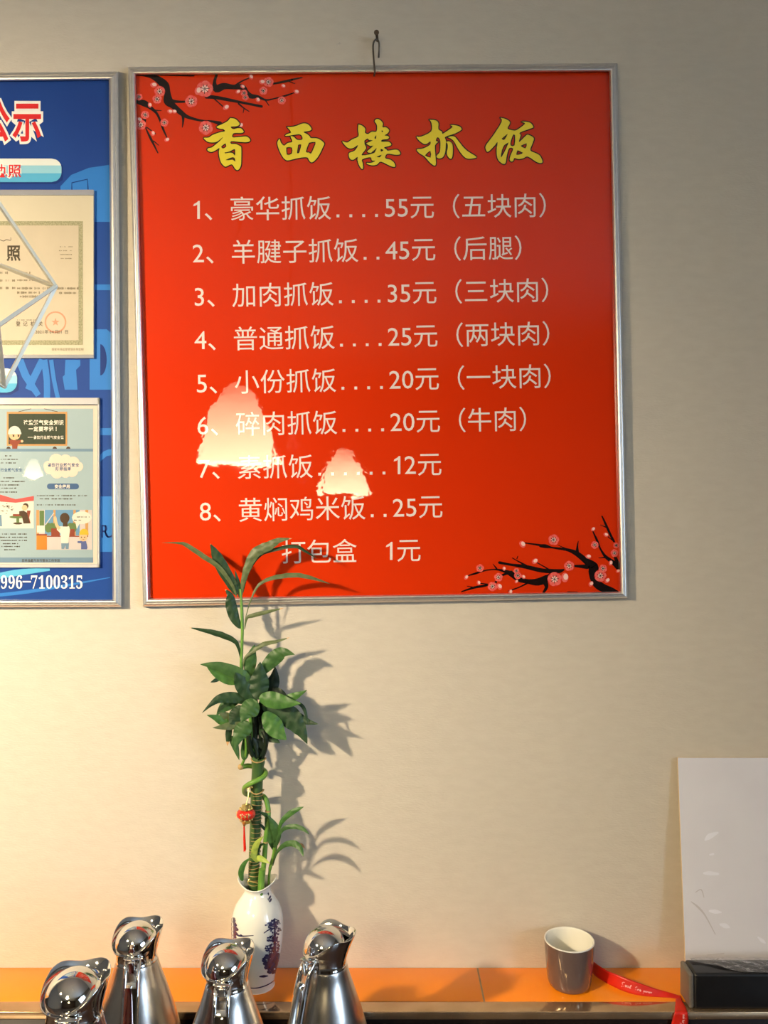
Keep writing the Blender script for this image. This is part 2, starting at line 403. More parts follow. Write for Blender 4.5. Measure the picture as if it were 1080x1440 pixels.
for i in range(N + 1):
    r = []
    for j in range(N + 1):
        u, v = j/N, i/N
        x = (c4[0][0]*(1-u) + c4[1][0]*u)*(1-v) + (c4[3][0]*(1-u) + c4[2][0]*u)*v
        y = (c4[0][1]*(1-u) + c4[1][1]*u)*(1-v) + (c4[3][1]*(1-u) + c4[2][1]*u)*v
        r.append(pm_(x, y))
    rows.append(r)
pan.grid(rows, 0, True); pan.build('printed_sheet', m_red, menu)
bk = MB(); q = [P(x, y, -.0015) for x, y in c4]; bk.poly(q[::-1]); bk.build('backing', m_core, menu)

# title, traced character by character
def title_char(outer, holes, ox, oy, s, more=()):
    t = T(ox, oy, s); ink = MB(); line = MB()
    for o_, hs in [(outer, holes)] + [(m, ()) for m in more]:
        o2 = cr(t(o_ + [o_[0]]), 3)[:-1]; h2 = [cr(t(h + [h[0]]), 2)[:-1] for h in hs]
        ppoly(ink, o2, plane(PY, 3), 0, h2)
        for lp in [o2] + h2:
            stroke(line, [(p[0], p[1], 3.0) for p in lp + [lp[0]]], plane(PY, 2), 0, n=1)
    c = ink.build('title_character', m_yellow, menu); line.build('character_outline', m_black, c)
title_char([(590,80),(680,95),(740,145),(770,190),(745,225),(690,240),(600,248),(645,290),(720,275),(790,275),(830,310),(845,345),(800,365),(655,370),(635,445),(760,440),(890,430),(940,455),(970,495),(955,525),(900,540),(780,535),(610,522),(608,570),(700,575),(770,610),(800,650),(800,900),(790,990),(760,1050),(720,1070),(680,1040),(620,960),(520,1000),(480,995),(420,930),(385,820),(375,720),(385,650),(320,690),(240,725),(180,710),(155,680),(180,650),(240,640),(330,570),(400,510),(455,440),(340,530),(240,545),(160,530),(110,490),(90,455),(180,450),(260,400),(400,350),(490,330),(455,290),(400,285),(330,250),(440,195),(540,140)],
    [[(500,560),(515,620),(455,660),(420,620)], [(485,735),(580,715),(660,672),(685,690),(680,795),(640,745),(560,740),(495,752)], [(500,880),(560,850),(640,825),(678,850),(685,910),(640,872),(560,882)]], 280, 160, 13.5)
title_char([(320,250),(430,245),(520,220),(610,185),(680,185),(740,220),(785,290),(740,325),(630,345),(700,385),(750,430),(770,460),(880,465),(960,500),(1025,565),(1000,630),(950,740),(890,840),(820,910),(775,920),(735,880),(705,830),(600,830),(470,855),(340,885),(280,865),(220,790),(160,660),(135,560),(150,510),(180,480),(205,550),(265,605),(330,555),(420,530),(385,430),(450,440),(510,493),(605,490),(605,430),(560,390),(450,400),(340,418),(285,415),(320,385),(395,350)],
    [[(305,640),(410,640),(410,755),(315,775)], [(530,590),(590,585),(565,690),(545,745),(510,745),(520,660)], [(735,550),(860,535),(830,640),(775,755),(735,735),(675,720)]], 380, 160, 13.5)
title_char([(330,170),(390,190),(440,240),(435,300),(480,325),(520,300),(550,285),(620,280),(625,180),(590,120),(620,85),(670,95),(720,150),(715,215),(770,215),(820,260),(800,310),(750,345),(800,355),(820,380),(790,405),(710,415),(700,445),(800,445),(840,465),(855,495),(820,515),(740,540),(780,570),(800,590),(900,575),(960,580),(995,620),(990,650),(920,655),(790,640),(760,710),(830,730),(890,770),(920,830),(900,850),(830,830),(690,765),(630,810),(560,825),(490,810),(460,785),(530,785),(600,755),(545,745),(520,695),(390,730),(400,790),(405,870),(380,880),(340,820),(315,740),(315,690),(250,735),(200,725),(180,680),(185,625),(270,590),(325,500),(250,545),(190,555),(130,520),(70,440),(150,460),(230,410),(330,360),(325,260)],
    [[(425,430),(478,395),(500,420),(560,425),(470,465),(462,482),(520,515),(570,510),(490,580),(470,605),(530,625),(620,545),(600,600),(575,630),(480,655),(388,665),(392,635),(455,550),(430,490)], [(700,265),(725,275),(705,295)], [(585,390),(615,340),(610,400)], [(685,560),(730,580),(690,605)], [(620,690),(700,655),(670,695)]], 475, 160, 11.37)
title_char([(270,95),(370,105),(415,150),(415,245),(470,285),(480,320),(540,285),(640,210),(605,180),(690,185),(755,205),(785,240),(770,265),(680,315),(525,370),(535,430),(525,600),(490,690),(430,715),(385,690),(400,655),(440,600),(445,430),(400,375),(375,430),(410,450),(360,510),(370,700),(375,800),(350,830),(280,780),(190,680),(110,630),(70,570),(170,555),(280,495),(285,440),(230,480),(180,480),(110,430),(65,365),(140,365),(300,280),(305,150)],
    [[(200,665),(285,590),(290,700)]], 580, 160, 11.37,
    more=([(535,450),(590,440),(640,490),(645,620),(630,710),(590,710),(550,640),(565,540),(560,480)], [(565,375),(620,360),(680,370),(730,430),(820,540),(900,610),(1025,690),(960,715),(870,715),(800,660),(730,560),(670,450),(620,400)]))
title_char([(325,120),(410,140),(480,195),(440,290),(520,320),(590,315),(720,215),(660,185),(740,185),(810,205),(850,260),(830,285),(640,355),(650,400),(625,510),(740,400),(790,400),(860,445),(840,530),(805,640),(900,690),(960,730),(1000,820),(970,845),(900,825),(765,740),(690,770),(610,780),(550,765),(530,810),(500,820),(475,790),(490,720),(530,615),(465,610),(430,720),(410,840),(380,860),(330,835),(280,770),(265,640),(280,510),(230,570),(130,665),(95,630),(95,560),(200,420),(345,190)],
    [[(345,455),(430,385),(440,385),(400,460),(370,475)], [(530,390),(560,400),(553,560),(490,565),(492,490)], [(385,560),(455,515),(430,580),(415,620),(350,740),(335,740),(350,640)], [(650,570),(745,530),(725,610)], [(600,640),(685,680),(640,705),(580,710)]], 675, 155, 11.37)
# price list
ROWS = [('1、豪华抓饭....55元（五块肉）', 268, 308, 790, 302), ('2、羊腱子抓饭..45元（后腿）', 270, 369, 790, 361), ('3、加肉抓饭....35元（三块肉）', 271.5, 430, 790, 421),
        ('4、普通抓饭....25元（两块肉）', 273, 491, 790, 482), ('5、小份抓饭....20元（一块肉）', 275, 552, 790, 542), ('6、碎肉抓饭....20元（牛肉）', 276.5, 611, 790, 602),
        ('7、素抓饭......12元', 278.5, 672, 790, 662.5), ('8、黄焖鸡米饭..25元', 280, 732, 790, 722)]
for t, x0, y0, x1, y1 in ROWS:
    sl = math.atan2(y1-y0, x1-x0); i1 = t.index('、') + 1; i2 = t.index('.'); i3 = t.index('元') - 2; i4 = t.index('元') + 1
    adv = lambda q: sum(18.1 if ord(c) < 256 else 36.2 for c in q)
    for nm, a, b in (('item_number', 0, i1), ('dish_name', i1, i2), ('dot_leader', i2, i3), ('price', i3, i4), ('portion_note', i4, len(t))):
        if a == b: continue
        mb = MB(); d = adv(t[:a]); mono(mb, t[a:b], x0 + d*math.cos(sl), y0 + d*math.sin(sl), 36.2, plane(PY, 2), 0, sl); mb.build(nm, m_white_ink, menu)
for nm, tx, x, y in (('dish_name', '打包盒', 395, 790), ('price', '1元', 539, 787.5)):
    mb = MB(); mono(mb, tx, x, y, 36.0, plane(PY, 2), 0, math.atan2(-9, 520)); mb.build(nm, m_white_ink, menu)

# plum blossom corners
def blossom(mb, x, y, r):
    a0 = random.uniform(0, 2*PI)
    disc(mb, x, y, r*1.08, plane(PY, 1.3), 1)
    for k in range(5):
        a = a0 + 2*PI*k/5
        disc(mb, x + r*.52*math.cos(a), y + r*.52*math.sin(a), r*.55, plane(PY, 1.6 + .08*k), 2)
    disc(mb, x, y, r*.45, plane(PY, 2.2), 3)
    for k in range(7):
        a = a0 + 2*PI*k/7
        stroke(mb, [(x, y, .5), (x + r*.62*math.cos(a), y + r*.62*math.sin(a), .9)], plane(PY, 2.5), 0, cap=False)
def bud(mb, x, y, r):
    a = random.uniform(0, PI)
    disc(mb, x, y, r, plane(PY, 1.5), 2, ry=r*.75, rot=a)
    disc(mb, x + r*.2, y - r*.15, r*.65, plane(PY, 1.9), 3, ry=r*.5, rot=a)
def branch(mb, tr, pts): stroke(mb, tr(pts), plane(PY, 1), 0, n=4)
BM = [m_black, m_rose, m_pink, m_pale]
mb = MB(); t6 = T(180, 90, 8.308); t7 = T(290, 90, 7.714)
for b in ([(110,125,18),(250,135,50),(350,180,80),(430,250,100),(460,330,70),(470,430,110),(530,490,70),(620,570,60),(700,620,40),(850,660,25),(980,670,25),(1075,695,50)], [(380,128,18),(770,138,16)],
          [(500,430,45),(580,440,30),(665,440,25)], [(115,440,50),(190,460,75),(250,500,48),(330,570,30),(380,670,25),(410,760,25),(460,870,12)],
          [(190,640,45),(205,740,16),(260,860,28),(310,960,20),(350,1040,12)], [(220,740,14),(320,815,12)], [(300,900,14),(360,950,8)], [(640,590,40),(645,660,25),(635,740,8)], [(300,540,18),(390,545,7)]): branch(mb, t6, b)
for b in ([(110,122,30),(90,200,35),(110,270,80),(190,240,72),(290,250,50),(390,250,62),(440,310,50),(490,350,52),(560,355,35),(650,390,20),(760,370,14),(870,340,18),(960,310,10)], [(310,240,26),(380,190,16),(480,145,12)],
          [(0,355,40),(100,362,40),(250,390,35),(400,420,26),(600,460,28)], [(80,370,14),(190,470,12)], [(350,430,18),(410,480,14),(465,515,8)], [(410,480,10),(400,530,7)], [(720,215,20),(850,190,26),(930,170,22),(1040,145,12)], [(900,190,12),(960,212,8)], [(640,390,14),(680,450,8)]): branch(mb, t7, b)
for x, y, r in t6([(370,320,60),(340,410,52),(130,385,38),(200,595,46),(150,710,58),(425,685,45),(910,745,78),(740,435,68)]): blossom(mb, x, y, r)
for x, y, r in t6([(300,245,40),(255,480,30),(490,555,32),(540,555,30),(290,810,32),(455,885,32),(130,650,34)]): bud(mb, x, y, r)
for x, y, r in t7([(410,315,35),(425,362,33),(620,290,42),(675,195,52),(820,395,42),(-15,270,85)]): blossom(mb, x, y, r)
for x, y, r in t7([(605,195,34),(345,300,28),(560,388,28),(835,238,26),(978,300,30),(485,140,30),(215,470,36),(395,245,26),(-90,290,46),(375,665,30)]): bud(mb, x, y, r)
mb.build('plum_branch_print', BM, menu)
mb = MB(); t8 = T(640, 760, 7.714); t9 = T(760, 720, 8.308)
for b in ([(1000,62,30),(880,45,20),(740,25,10)], [(480,240,30),(600,262,26),(760,285,42),(940,325,46),(1080,330,30)], [(620,190,8),(700,235,14),(770,275,25)], [(680,170,8),(670,200,10)], [(880,235,10),(1010,310,14)],
          [(110,390,8),(230,355,22),(330,325,14),(440,315,16),(540,335,35),(620,370,62),(690,420,55),(790,445,50),(900,450,80),(1000,410,80),(1030,380,50)], [(410,255,6),(450,305,18)], [(610,340,30),(500,380,22)],
          [(790,460,20),(700,505,14),(580,550,14)], [(980,450,40),(990,500,30),(960,565,25)], [(70,555,12),(210,510,25),(300,495,25),(380,478,18)], [(270,465,10),(350,475,14)], [(130,495,8),(210,512,14)], [(430,470,30),(450,440,20)]): branch(mb, t8, b)
for b in ([(0,395,35),(60,400,45),(130,415,20),(200,425,25),(330,445,38),(430,490,60),(530,570,72),(620,640,112),(610,700,100),(610,780,60),(660,840,95),(740,890,95),(830,910,60),(900,932,25)], [(400,630,24),(550,640,55)],
          [(430,470,40),(432,400,20),(442,340,8)], [(210,390,8),(400,470,18)], [(600,200,10),(660,330,26),(700,430,20),(760,520,36),(850,590,52),(910,640,75)], [(680,535,8),(760,530,18)], [(870,520,30),(900,600,50)],
          [(720,50,16),(770,160,26),(820,270,28),(860,345,24)], [(700,150,8),(770,180,14)], [(790,290,10),(860,345,14)], [(0,680,45),(100,690,52),(220,690,45),(270,675,22)], [(60,830,60),(70,880,40),(40,935,25)], [(320,935,14),(430,938,14)]): branch(mb, t9, b)
for x, y, r in t8([(270,300,40),(470,400,44),(405,500,48),(665,330,30),(680,380,38)]): blossom(mb, x, y, r)
for x, y, r in t8([(120,400,28),(255,460,26),(480,500,36),(600,558,28),(530,305,24),(730,42,40),(865,225,36),(665,445,22),(740,395,26)]): bud(mb, x, y, r)
for x, y, r in t9([(155,325,60),(335,630,56),(635,385,42),(865,480,42),(730,660,45),(700,745,66),(165,785,78),(885,390,32)]): blossom(mb, x, y, r)
for x, y, r in t9([(615,200,28),(765,265,30),(285,765,56),(560,520,34),(590,840,34),(780,800,34),(820,595,30),(905,690,26)]): bud(mb, x, y, r)
mb.build('plum_branch_print', BM, menu)

# nail and wire hook that hold the board
nl = thing('nail', 'rusty nail sticking out of the wallpaper above the red menu board', 'nail', tuple(P(531, 59, 0)))
na, nb_ = P(531, 59, .004), P(529.5, 46, -.026)
MB().tube([na, nb_], .0022, 10).build('shank', m_nail, nl)
MB().tube([nb_, nb_ + (nb_-na).normalized()*.0012], .0042, 14).build('head', m_nail, nl)
hk = [P(532.5, 81, -.008), P(533, 70, -.010), P(533, 61, -.014), P(530.5, 55.5, -.0155), P(526.5, 57.5, -.0165), P(524.6, 64, -.016), P(525, 76, -.018), P(526, 88, -.021), P(526.8, 97, -.022), P(527, 103, -.020), P(526, 106.5, -.014)]
tag(MB().tube(cr([tuple(p) for p in hk], 5), .0015, 8).build('wire_hook', m_wire), 'bent grey wire hook hanging from the nail over the frame', 'hook')
sp = MB(); disc(sp, 475.5, 62.5, 2.2, plane(-.0004), 0, ry=1.6, rot=.4); disc(sp, 478.5, 60.5, 1.4, plane(-.0004), 0)
o = sp.build('wall_blemish', m_plug); tag(o, 'small grey filled hole in the wallpaper left of the nail', 'mark')

# ------------------------------------------------------------------ blue notice board on the left
NY = -.0085
nb = thing('notice_board', 'blue framed notice board with red white lettering, cut by the left edge', 'notice board', tuple(P(-160, 853, 0)))
no = [(-500, 106), (166.5, 100.5), (171, 853.5), (-495, 855)]
ni = [(-487, 119), (153, 112.5), (158, 843), (-482, 844.5)]
frame_mesh(no, ni, PROF, 0).build('frame', m_alu, nb)
mb = MB(); mb.poly([P(x, y, NY) for x, y in [(-490, 848), (161, 847), (157, 108), (-490, 114)]]); mb.build('printed_panel', m_blue, nb)
mb = MB(); mb.poly([P(x, y, -.0015) for x, y in [(-490, 114), (157, 108), (161, 847), (-490, 848)]]); mb.build('backing', m_core, nb)
# background pattern of the print
_li = [0]
def L1(px, py): return P(px, py, NY - .00025 - .00001*_li[0])
L2 = plane(NY, 2.0); BGM = [m_blue2, m_blue3]
def bgp(f):
    _li[0] += 1; bg = MB(); f(bg); bg.build('background_print', BGM, nb)
bgp(lambda bg: ppoly(bg, [(85,262),(100,246),(125,236),(153,232),(155,312),(85,312)], L1))
bgp(lambda bg: stroke(bg, [(101,268,1.4),(101,257,1.4),(123,252,1.4),(124,268,1.4)], L2, 1, n=1))
bgp(lambda bg: rect(bg, 126, 400, 157, 408, L1))
bgp(lambda bg: (ppoly(bg, [(126,463),(150,463),(156,468),(157,548),(126,548)], L1), disc(bg, 141, 506, 9, L2, 1, ry=22, a0=-PI/2, a1=PI/2)))
bgp(lambda bg: ppoly(bg, [(92,506),(113,506),(113,514),(107,520),(109,548),(91,548),(88,530),(91,527)], L1))
for pts in ([(60,506,10),(48,530,10),(40,548,10)], [(62,506,9),(66,535,9),(66,560,9)], [(28,506,10),(36,528,11),(54,556,8)], [(72,506,6),(76,535,6),(82,562,6)], [(136,650,6),(148,638,8),(157,636,9)]):
    bgp(lambda bg: stroke(bg, pts, L1, n=2, cap=False))
bgp(lambda bg: rect(bg, 141, 602, 158, 612, L1)); bgp(lambda bg: rect(bg, 141, 698, 159, 776, L1))
bg = MB(); put(bg, 'R', 141, 756, 26, plane(NY, 2.4), 0, .8); put(bg, 'U', 146, 756, 26, plane(NY, 2.4), 0, .8); bg.build('background_lettering', m_blue3, nb)
sw = MB(); stroke(sw, [(-60,822,4),(20,806,9),(70,801,3)], plane(NY, 1), 0, cap=False); stroke(sw, [(-60,842,3),(40,832,5),(155,812,1)], plane(NY, 1), 1, cap=False)
sw.build('swoosh_print', [m_cyan, m_blue2], nb)
# heading and label pills
h1 = MB(); h2 = MB()
for ch, x in (('公', -7), ('示', 37.5)):
    put(h1, ch, x, 193, 60, plane(NY, 2), 0, .70, 0, .085, True); put(h2, ch, x, 193, 60, plane(NY, 3), 0, .70, 0, .022, True)
h1.build('heading_outline', m_wp, nb); h2.build('heading_lettering', m_sred, nb)
def pill(x1, y0, y1, lay=1):
    mb = MB(); n = 10; r = (y1-y0)*.42
    rows = 8
    def xr(y):
        d = min(y - y0, y1 - y)
        return x1 if d >= r else x1 - r + math.sqrt(max(r*r - (r-d)**2, 0))
    ppoly(mb, [(-200, y0+3), (x1-r, y0+3), (x1+2, y0+10), (x1+2, y1-3), (x1-r*.6, y1+3), (-200, y1+3)], plane(NY, lay), 3)
    for k in range(rows*3):
        a, b = y0 + (y1-y0)*k/(rows*3), y0 + (y1-y0)*(k+1)/(rows*3)
        f = k/(rows*3); mi = 2 if f < .28 else (1 if f < .6 else 0)
        mb.poly([plane(NY, lay+1)(-200, b), plane(NY, lay+1)(xr(b), b), plane(NY, lay+1)(xr(a), a), plane(NY, lay+1)(-200, a)], mi)
    return mb.build('caption_bar', [m_cyan, m_cyan2, m_cyan3, m_blue3], nb)
pill(86.5, 223, 256); pill(24, 518, 552)
h1 = MB(); h2 = MB()
for ch, x in (('执', 1), ('照', 20.5)):
    put(h1, ch, x, 247.5, 19.5, plane(NY, 3), 0, .98, 0, .09, True); put(h2, ch, x, 247.5, 19.5, plane(NY, 4), 0, .98, 0, .012, True)
h1.build('caption_outline', m_wp, nb); h2.build('caption_lettering', m_sred, nb)
ph = MB()
for k, ch in enumerate('𝟎𝟗𝟗𝟔-𝟕𝟏𝟎𝟎𝟑𝟏𝟓'):
    x = -5.0 + 10.6*k
    if ch == '-': rect(ph, x-5.6, 817, x+6, 819, plane(NY, 2))
    else: put(ph, ch, x, 827.5, 25.5, plane(NY, 2), 0, .72, 0, 0, True)
ph.build('phone_lettering', m_wp, nb)

# acrylic pockets belong to the board
def pocket(x0, y0, x1, y1, wt, wr_, wb, mats, y=-.0135):
    mb = MB(); M = lambda a, b: P(a, b, y)
    mb.poly([M(x0, y1), M(x1, y1), M(x1, y0), M(x0, y0)]); o = mb.build('acrylic_pocket', m_clear, nb)
    e = MB()
    def bar(a0, b0, a1, b1): 
        lo = P(a0, b1, y - .0004); hi = P(a1, b0, NY - .0003); e.box((lo.x, lo.y, lo.z), (hi.x, hi.y, hi.z))
    if wt: bar(x0, y0, x1, y0 + wt)
    if wr_: bar(x1 - wr_, y0, x1, y1)
    if wb: bar(x0, y1 - wb, x1, y1)
    e.build('pocket_rim', mats, o)
    return o
pocket(-200, 268.5, 133, 503.5, 5.5, 1.4, 4, m_edge2)
pocket(-200, 560, 141, 798, 8.5, 3.6, 5, m_edge)

# ------------------------------------------------------------------ licence in the upper pocket
CY_ = -.0108
lic = thing('licence_certificate', 'cream licence certificate with patterned border in the upper clear pocket', 'certificate', tuple(P(0, 500, CY_)))
def pl(l): return plane(CY_, l, .0002)
mb = MB()
a, b = P(-190, 500.5, CY_), P(131.5, 274, CY_); mb.box((a.x, CY_, a.z), (b.x, CY_ + .0006, b.z)); mb.build('paper', m_paper, lic)
mb = MB(); rect(mb, -190, 311, 116.5, 485, pl(1)); mb.build('border', m_gring, lic)
mb = MB(); rect(mb, -190, 317, 110.5, 478.5, pl(2)); mb.build('tinted_field', m_paper2, lic)
mb = MB()
for ch, x in (('执', -22), ('照', 19)): put(mb, ch, x, 364.5, 23.5, pl(3), 0, .86, 0, .022, True)
stroke(mb, [(0,337,.8),(5,339,1),(9,337,1),(15,338,.8),(15,334,.6)], pl(3), n=3)
mb.build('lettering', m_ink, lic); mb = MB()
for ch, x in zip('登记机关', (25.5, 35.5, 46, 57)): put(mb, ch, x, 458, 7.2, pl(3), 0, .9, 0, .01, True)
for ch, x in zip('2021年04月01日', (51, 54.2, 57.4, 60.6, 65.5, 71, 74.2, 79, 83, 86.2, 93.5)): put(mb, ch, x, 469, 6.2, pl(4), 0, .9, 0, 0, True)
marks(mb, 24, 52, 450, 1.2, pl(3))
mb.build('lettering', m_ink, lic)
mb = MB()
for y, x0, x1 in ((347, 84, 102), (352.5, 83, 101), (358, 83, 102), (363.5, 83, 101)): marks(mb, x0, x1, y, 1.6, pl(3), 0, .8)
mb.build('small_print', m_ink2, lic); mb = MB()
for y, xs in ((383.5, (1, 9)), (394.5, (1, 10, 19)), (405, (1, 10, 19))):
    for x in xs: marks(mb, x-2, x+2.4, y, 4, pl(3), 0, .95)
marks(mb, 19, 43, 383.5, 3, pl(3)); marks(mb, 24, 62, 394, 2.8, pl(3))
marks(mb, 24, 111, 405.5, 3.8, pl(3)); marks(mb, 24, 66, 411.5, 3.6, pl(3)); marks(mb, 83, 107, 412, 3.6, pl(3)); marks(mb, 26, 54, 417, 3.4, pl(3))
mb.build('small_print', m_ink2, lic); mb = MB()
for k, ch in enumerate('国家市场监督管理总局监制'): put(mb, ch, 74.5 + 3.75*k, 493, 4.3, pl(1), 0, .85, 0, 0, True)
mb.build('small_print', m_ink2, lic)
mb = MB()
ring = [(78 + 14.2*math.cos(2*PI*k/32), 453 + 14.2*math.sin(2*PI*k/32), 2.2) for k in range(33)]; stroke(mb, ring, pl(3), n=1, cap=False)
ppoly(mb, [(78 + (6 if k % 2 == 0 else 2.4)*math.sin(PI*k/5), 453 - (6 if k % 2 == 0 else 2.4)*math.cos(PI*k/5)) for k in range(10)], pl(3))
mb.build('seal', m_seal, lic)

# ------------------------------------------------------------------ gas safety poster in the lower pocket
pos = thing('safety_poster', 'pale blue illustrated safety poster in the lower clear pocket', 'poster', tuple(P(0, 792, CY_)))
mb = MB(); a, b = P(-190, 793, CY_), P(137, 570, CY_); mb.box((a.x, CY_, a.z), (b.x, CY_ + .0006, b.z)); mb.build('paper', m_cloud, pos)
mb = MB(); rect(mb, -190, 574.5, 131, 791.5, pl(1)); mb.build('printed_ground', m_poster, pos)
mb = MB(); rect(mb, -190, 631, 131, 635, pl(2)); rect(mb, -190, 784, 131, 791, pl(2))
mb.build('printed_bands', m_band, pos)
mb = MB(); rect(mb, 9.5, 579, 94.5, 627, pl(2), 0); rect(mb, 12, 581.8, 92, 624.5, pl(3), 1)
stroke(mb, [(26,579,.8),(44,574.8,.8)], pl(2), 2, cap=False); stroke(mb, [(62,574.8,.8),(81,579,.8)], pl(2), 2, cap=False)
for x in (12, 77, 96): disc(mb, x, 631, 3, pl(1.5), 2, n=8, a0=PI, a1=2*PI)
mb.build('chalkboard_print', [m_tan, m_board, m_hair], pos)
mb = MB()
for k, ch in enumerate('这些燃气安全知识'): put(mb, ch, 36.5 + 7.1*k, 597, 7.4, pl(4), 0, .92, 0, .03, True)
for k, ch in enumerate('一定要牢记！'): put(mb, ch, 43.5 + 7.1*k, 605.8, 7.2, pl(4), 0, .92, 0, .03, True)
rect(mb, 39, 614.6, 46, 615.2, pl(4))
for k, ch in enumerate('餐饮行业燃气安全篇'): put(mb, ch, 49.2 + 4.75*k, 617, 5, pl(4), 0, .9, 0, .02, True)
mb.build('white_lettering', m_wp, pos); mb = MB()
for k, ch in enumerate('安全使用'): put(mb, ch, 79.4 + 5.4*k, 686.3, 5.8, pl(4), 0, .92, 0, .02, True)
mb.build('white_lettering', m_wp, pos)
mb = MB()   # worker with white helmet
ppoly(mb, [(14,624),(13,619),(18,618),(24,619.5),(30,618.5),(31,621),(25,625),(24,631),(17,631),(17,626)], pl(4), 2)
disc(mb, 20.5, 611.5, 8, pl(4.3), 1, ry=7.5); disc(mb, 31, 620.5, 1.9, pl(4.6), 1, n=8)
disc(mb, 20.5, 609, 9, pl(4.8), 0, ry=10, a0=PI, a1=2*PI); rect(mb, 11.5, 608.2, 30, 610.6, pl(5), 0)
for x in (19, 26): disc(mb, x, 613, 1.4, pl(4.8), 3, n=8); stroke(mb, [(x-2, 611, .6), (x+1.5, 611.4, .6)], pl(4.8), 3, cap=False)
stroke(mb, [(21,618,.6),(24,618,.6)], pl(4.8), 3, cap=False)
mb.build('worker_print', [m_cyan3, m_skin, m_brick, m_hair], pos)
mb = MB()
for x, y, r in ((79,648,10),(92,648,9),(103,651,9),(110,656,7),(101,662,9),(92,664,8),(80,664,9),(70,659,8),(68,655,7),(88,655,14)): disc(mb, x, y, r, pl(3), 0)
mb.build('cloud_print', m_cloud, pos)
mb = MB()
for k, ch in enumerate('餐饮行业燃气安全'): put(mb, ch, 69.5 + 5.6*k, 656, 5.6, pl(4), 0, .92, 0, .02, True)
for k, ch in enumerate('防御指南'): put(mb, ch, 80.5 + 5.6*k, 661.5, 5.4, pl(4), 0, .92, 0, .02, True)
mb.build('blue_lettering', m_pblue, pos); mb = MB()
rect(mb, 70, 680, 107, 688, pl(3)); disc(mb, 70, 684, 4, pl(3)); disc(mb, 107, 684, 4, pl(3))
mb.build('blue_label', m_pblue, pos); mb = MB()
for k, ch in enumerate('行业燃气安全'): put(mb, ch, 3 + 5.2*k, 663, 5.4, pl(2), 0, .9, 0, .02, True)
mb.build('blue_lettering', m_pblue, pos)
mb = MB()
for y, x0, x1 in ((641, 7, 16), (646, 0, 25), (651, 1, 22), (672, 5, 20), (677, -2, 35), (682, -4, 27), (686.5, 2, 24), (692, 0, 25), (751, 0, 38), (755.5, -2, 38), (760, -5, 38), (764.5, 4, 26), (768.5, 1, 28), (773, 6, 23)): marks(mb, x0, x1, y, 1.8, pl(2))
mb.build('small_print', m_ink, pos); mb = MB()
for y, x0, x1 in ((697, 52, 125), (701.5, 56, 102), (710, 52, 106)): marks(mb, x0, x1, y, 2.0, pl(2))
mb.build('small_print', m_ink, pos); mb = MB()
for k, ch in enumerate('若羌县燃气专项整治工作专班'): put(mb, ch, 32.5 + 4.15*k, 790, 4.6, pl(3), 0, .88, 0, .01, True)
mb.build('small_print', m_ink, pos)
mb = MB()   # dining room picture
rect(mb, -30, 705, 47.5, 743, pl(2), 0); ppoly(mb, [(-30,690),(2,696),(22,702),(47.5,697.5),(47.5,704),(22,707),(-30,703)], pl(3), 1)
ppoly(mb, [(-30,722),(2,724),(3,740),(-30,743)], pl(2.6), 5)
for k in range(26):
    x, y = random.uniform(-20, 18), random.uniform(707, 724); stroke(mb, [(x, y, .7), (x+random.uniform(1.5, 4), y+random.uniform(-1, 1), .7)], pl(3), 2, cap=False)
disc(mb, 24, 727, 11, pl(3.2), 4, ry=2); rect(mb, 23, 727, 27, 735, pl(3.1), 4); disc(mb, 25, 736, 6.5, pl(3.1), 2, ry=1.6)
ppoly(mb, [(27,719),(33,718),(38,721),(42,736),(33,736),(31,727),(27,724)], pl(3.6), 2); disc(mb, 34.5, 714, 4, pl(3.8), 3); disc(mb, 36, 711.5, 4, pl(3.7), 2)
ppoly(mb, [(38,718),(43,718),(41,728),(43,736),(38,736)], pl(3.4), 6); rect(mb, 18, 723, 30, 726, pl(3.5), 6)
mb.build('dining_picture', [m_cyan3, m_awn, m_hair, m_skin, m_green_p, m_band, m_brick], pos)
mb = MB()   # kitchen picture with child at the window
rect(mb, 51, 717, 129.5, 773, pl(2), 0); rect(mb, 63, 717, 112, 753, pl(2.5), 1)
rect(mb, 51, 717, 55, 773, pl(2.6), 7); rect(mb, 55.5, 718, 62, 742, pl(2.7), 5)
for x, w in ((75, 3), (103, 3.5), (120, 4)): rect(mb, x, 717, x + w, 754, pl(2.8), 7)
for x in (73, 78, 99, 103, 68): disc(mb, x, 742, 5, pl(2.9), 5, ry=7)
rect(mb, 72, 743, 84, 754, pl(3), 6); rect(mb, 97, 744, 105, 754, pl(3), 6); rect(mb, 64, 753.5, 124, 755, pl(3.1), 6)
stroke(mb, [(64,738,1.2),(76,721,1.2)], pl(3), 0, cap=False)
rect(mb, 52, 739, 63, 749, pl(3), 9); rect(mb, 51.5, 751, 66, 753, pl(3.2), 6); rect(mb, 52, 753, 66, 773, pl(3.1), 4)
stroke(mb, [(77.5,728,4),(79.5,738,4),(84,744,4.5)], pl(3.4), 3)
ppoly(mb, [(80,741),(86,740),(97,740),(98.5,745),(96,764),(86,764),(85,750),(80,745)], pl(3.6), 9); ppoly(mb, [(86,763),(97,763),(96.5,772),(92.5,772),(92,767),(90,772),(86.5,772)], pl(3.5), 10)
disc(mb, 91, 728.5, 6.8, pl(3.8), 2, ry=7.5); rect(mb, 88.5, 734, 95, 740.5, pl(3.7), 2)
disc(mb, 115, 728, 14, pl(3.2), 9, ry=9); ppoly(mb, [(106,734),(112,736),(108,744)], pl(3.2), 9)
disc(mb, 117, 755, 5.8, pl(3.6), 3, ry=6.4); disc(mb, 118, 751.5, 6.6, pl(3.9), 8, ry=8, a0=PI, a1=2*PI); rect(mb, 111.4, 750.5, 124.4, 752, pl(4), 8)
for x in (114.5, 119): disc(mb, x, 755.5, .9, pl(4), 2, n=8)
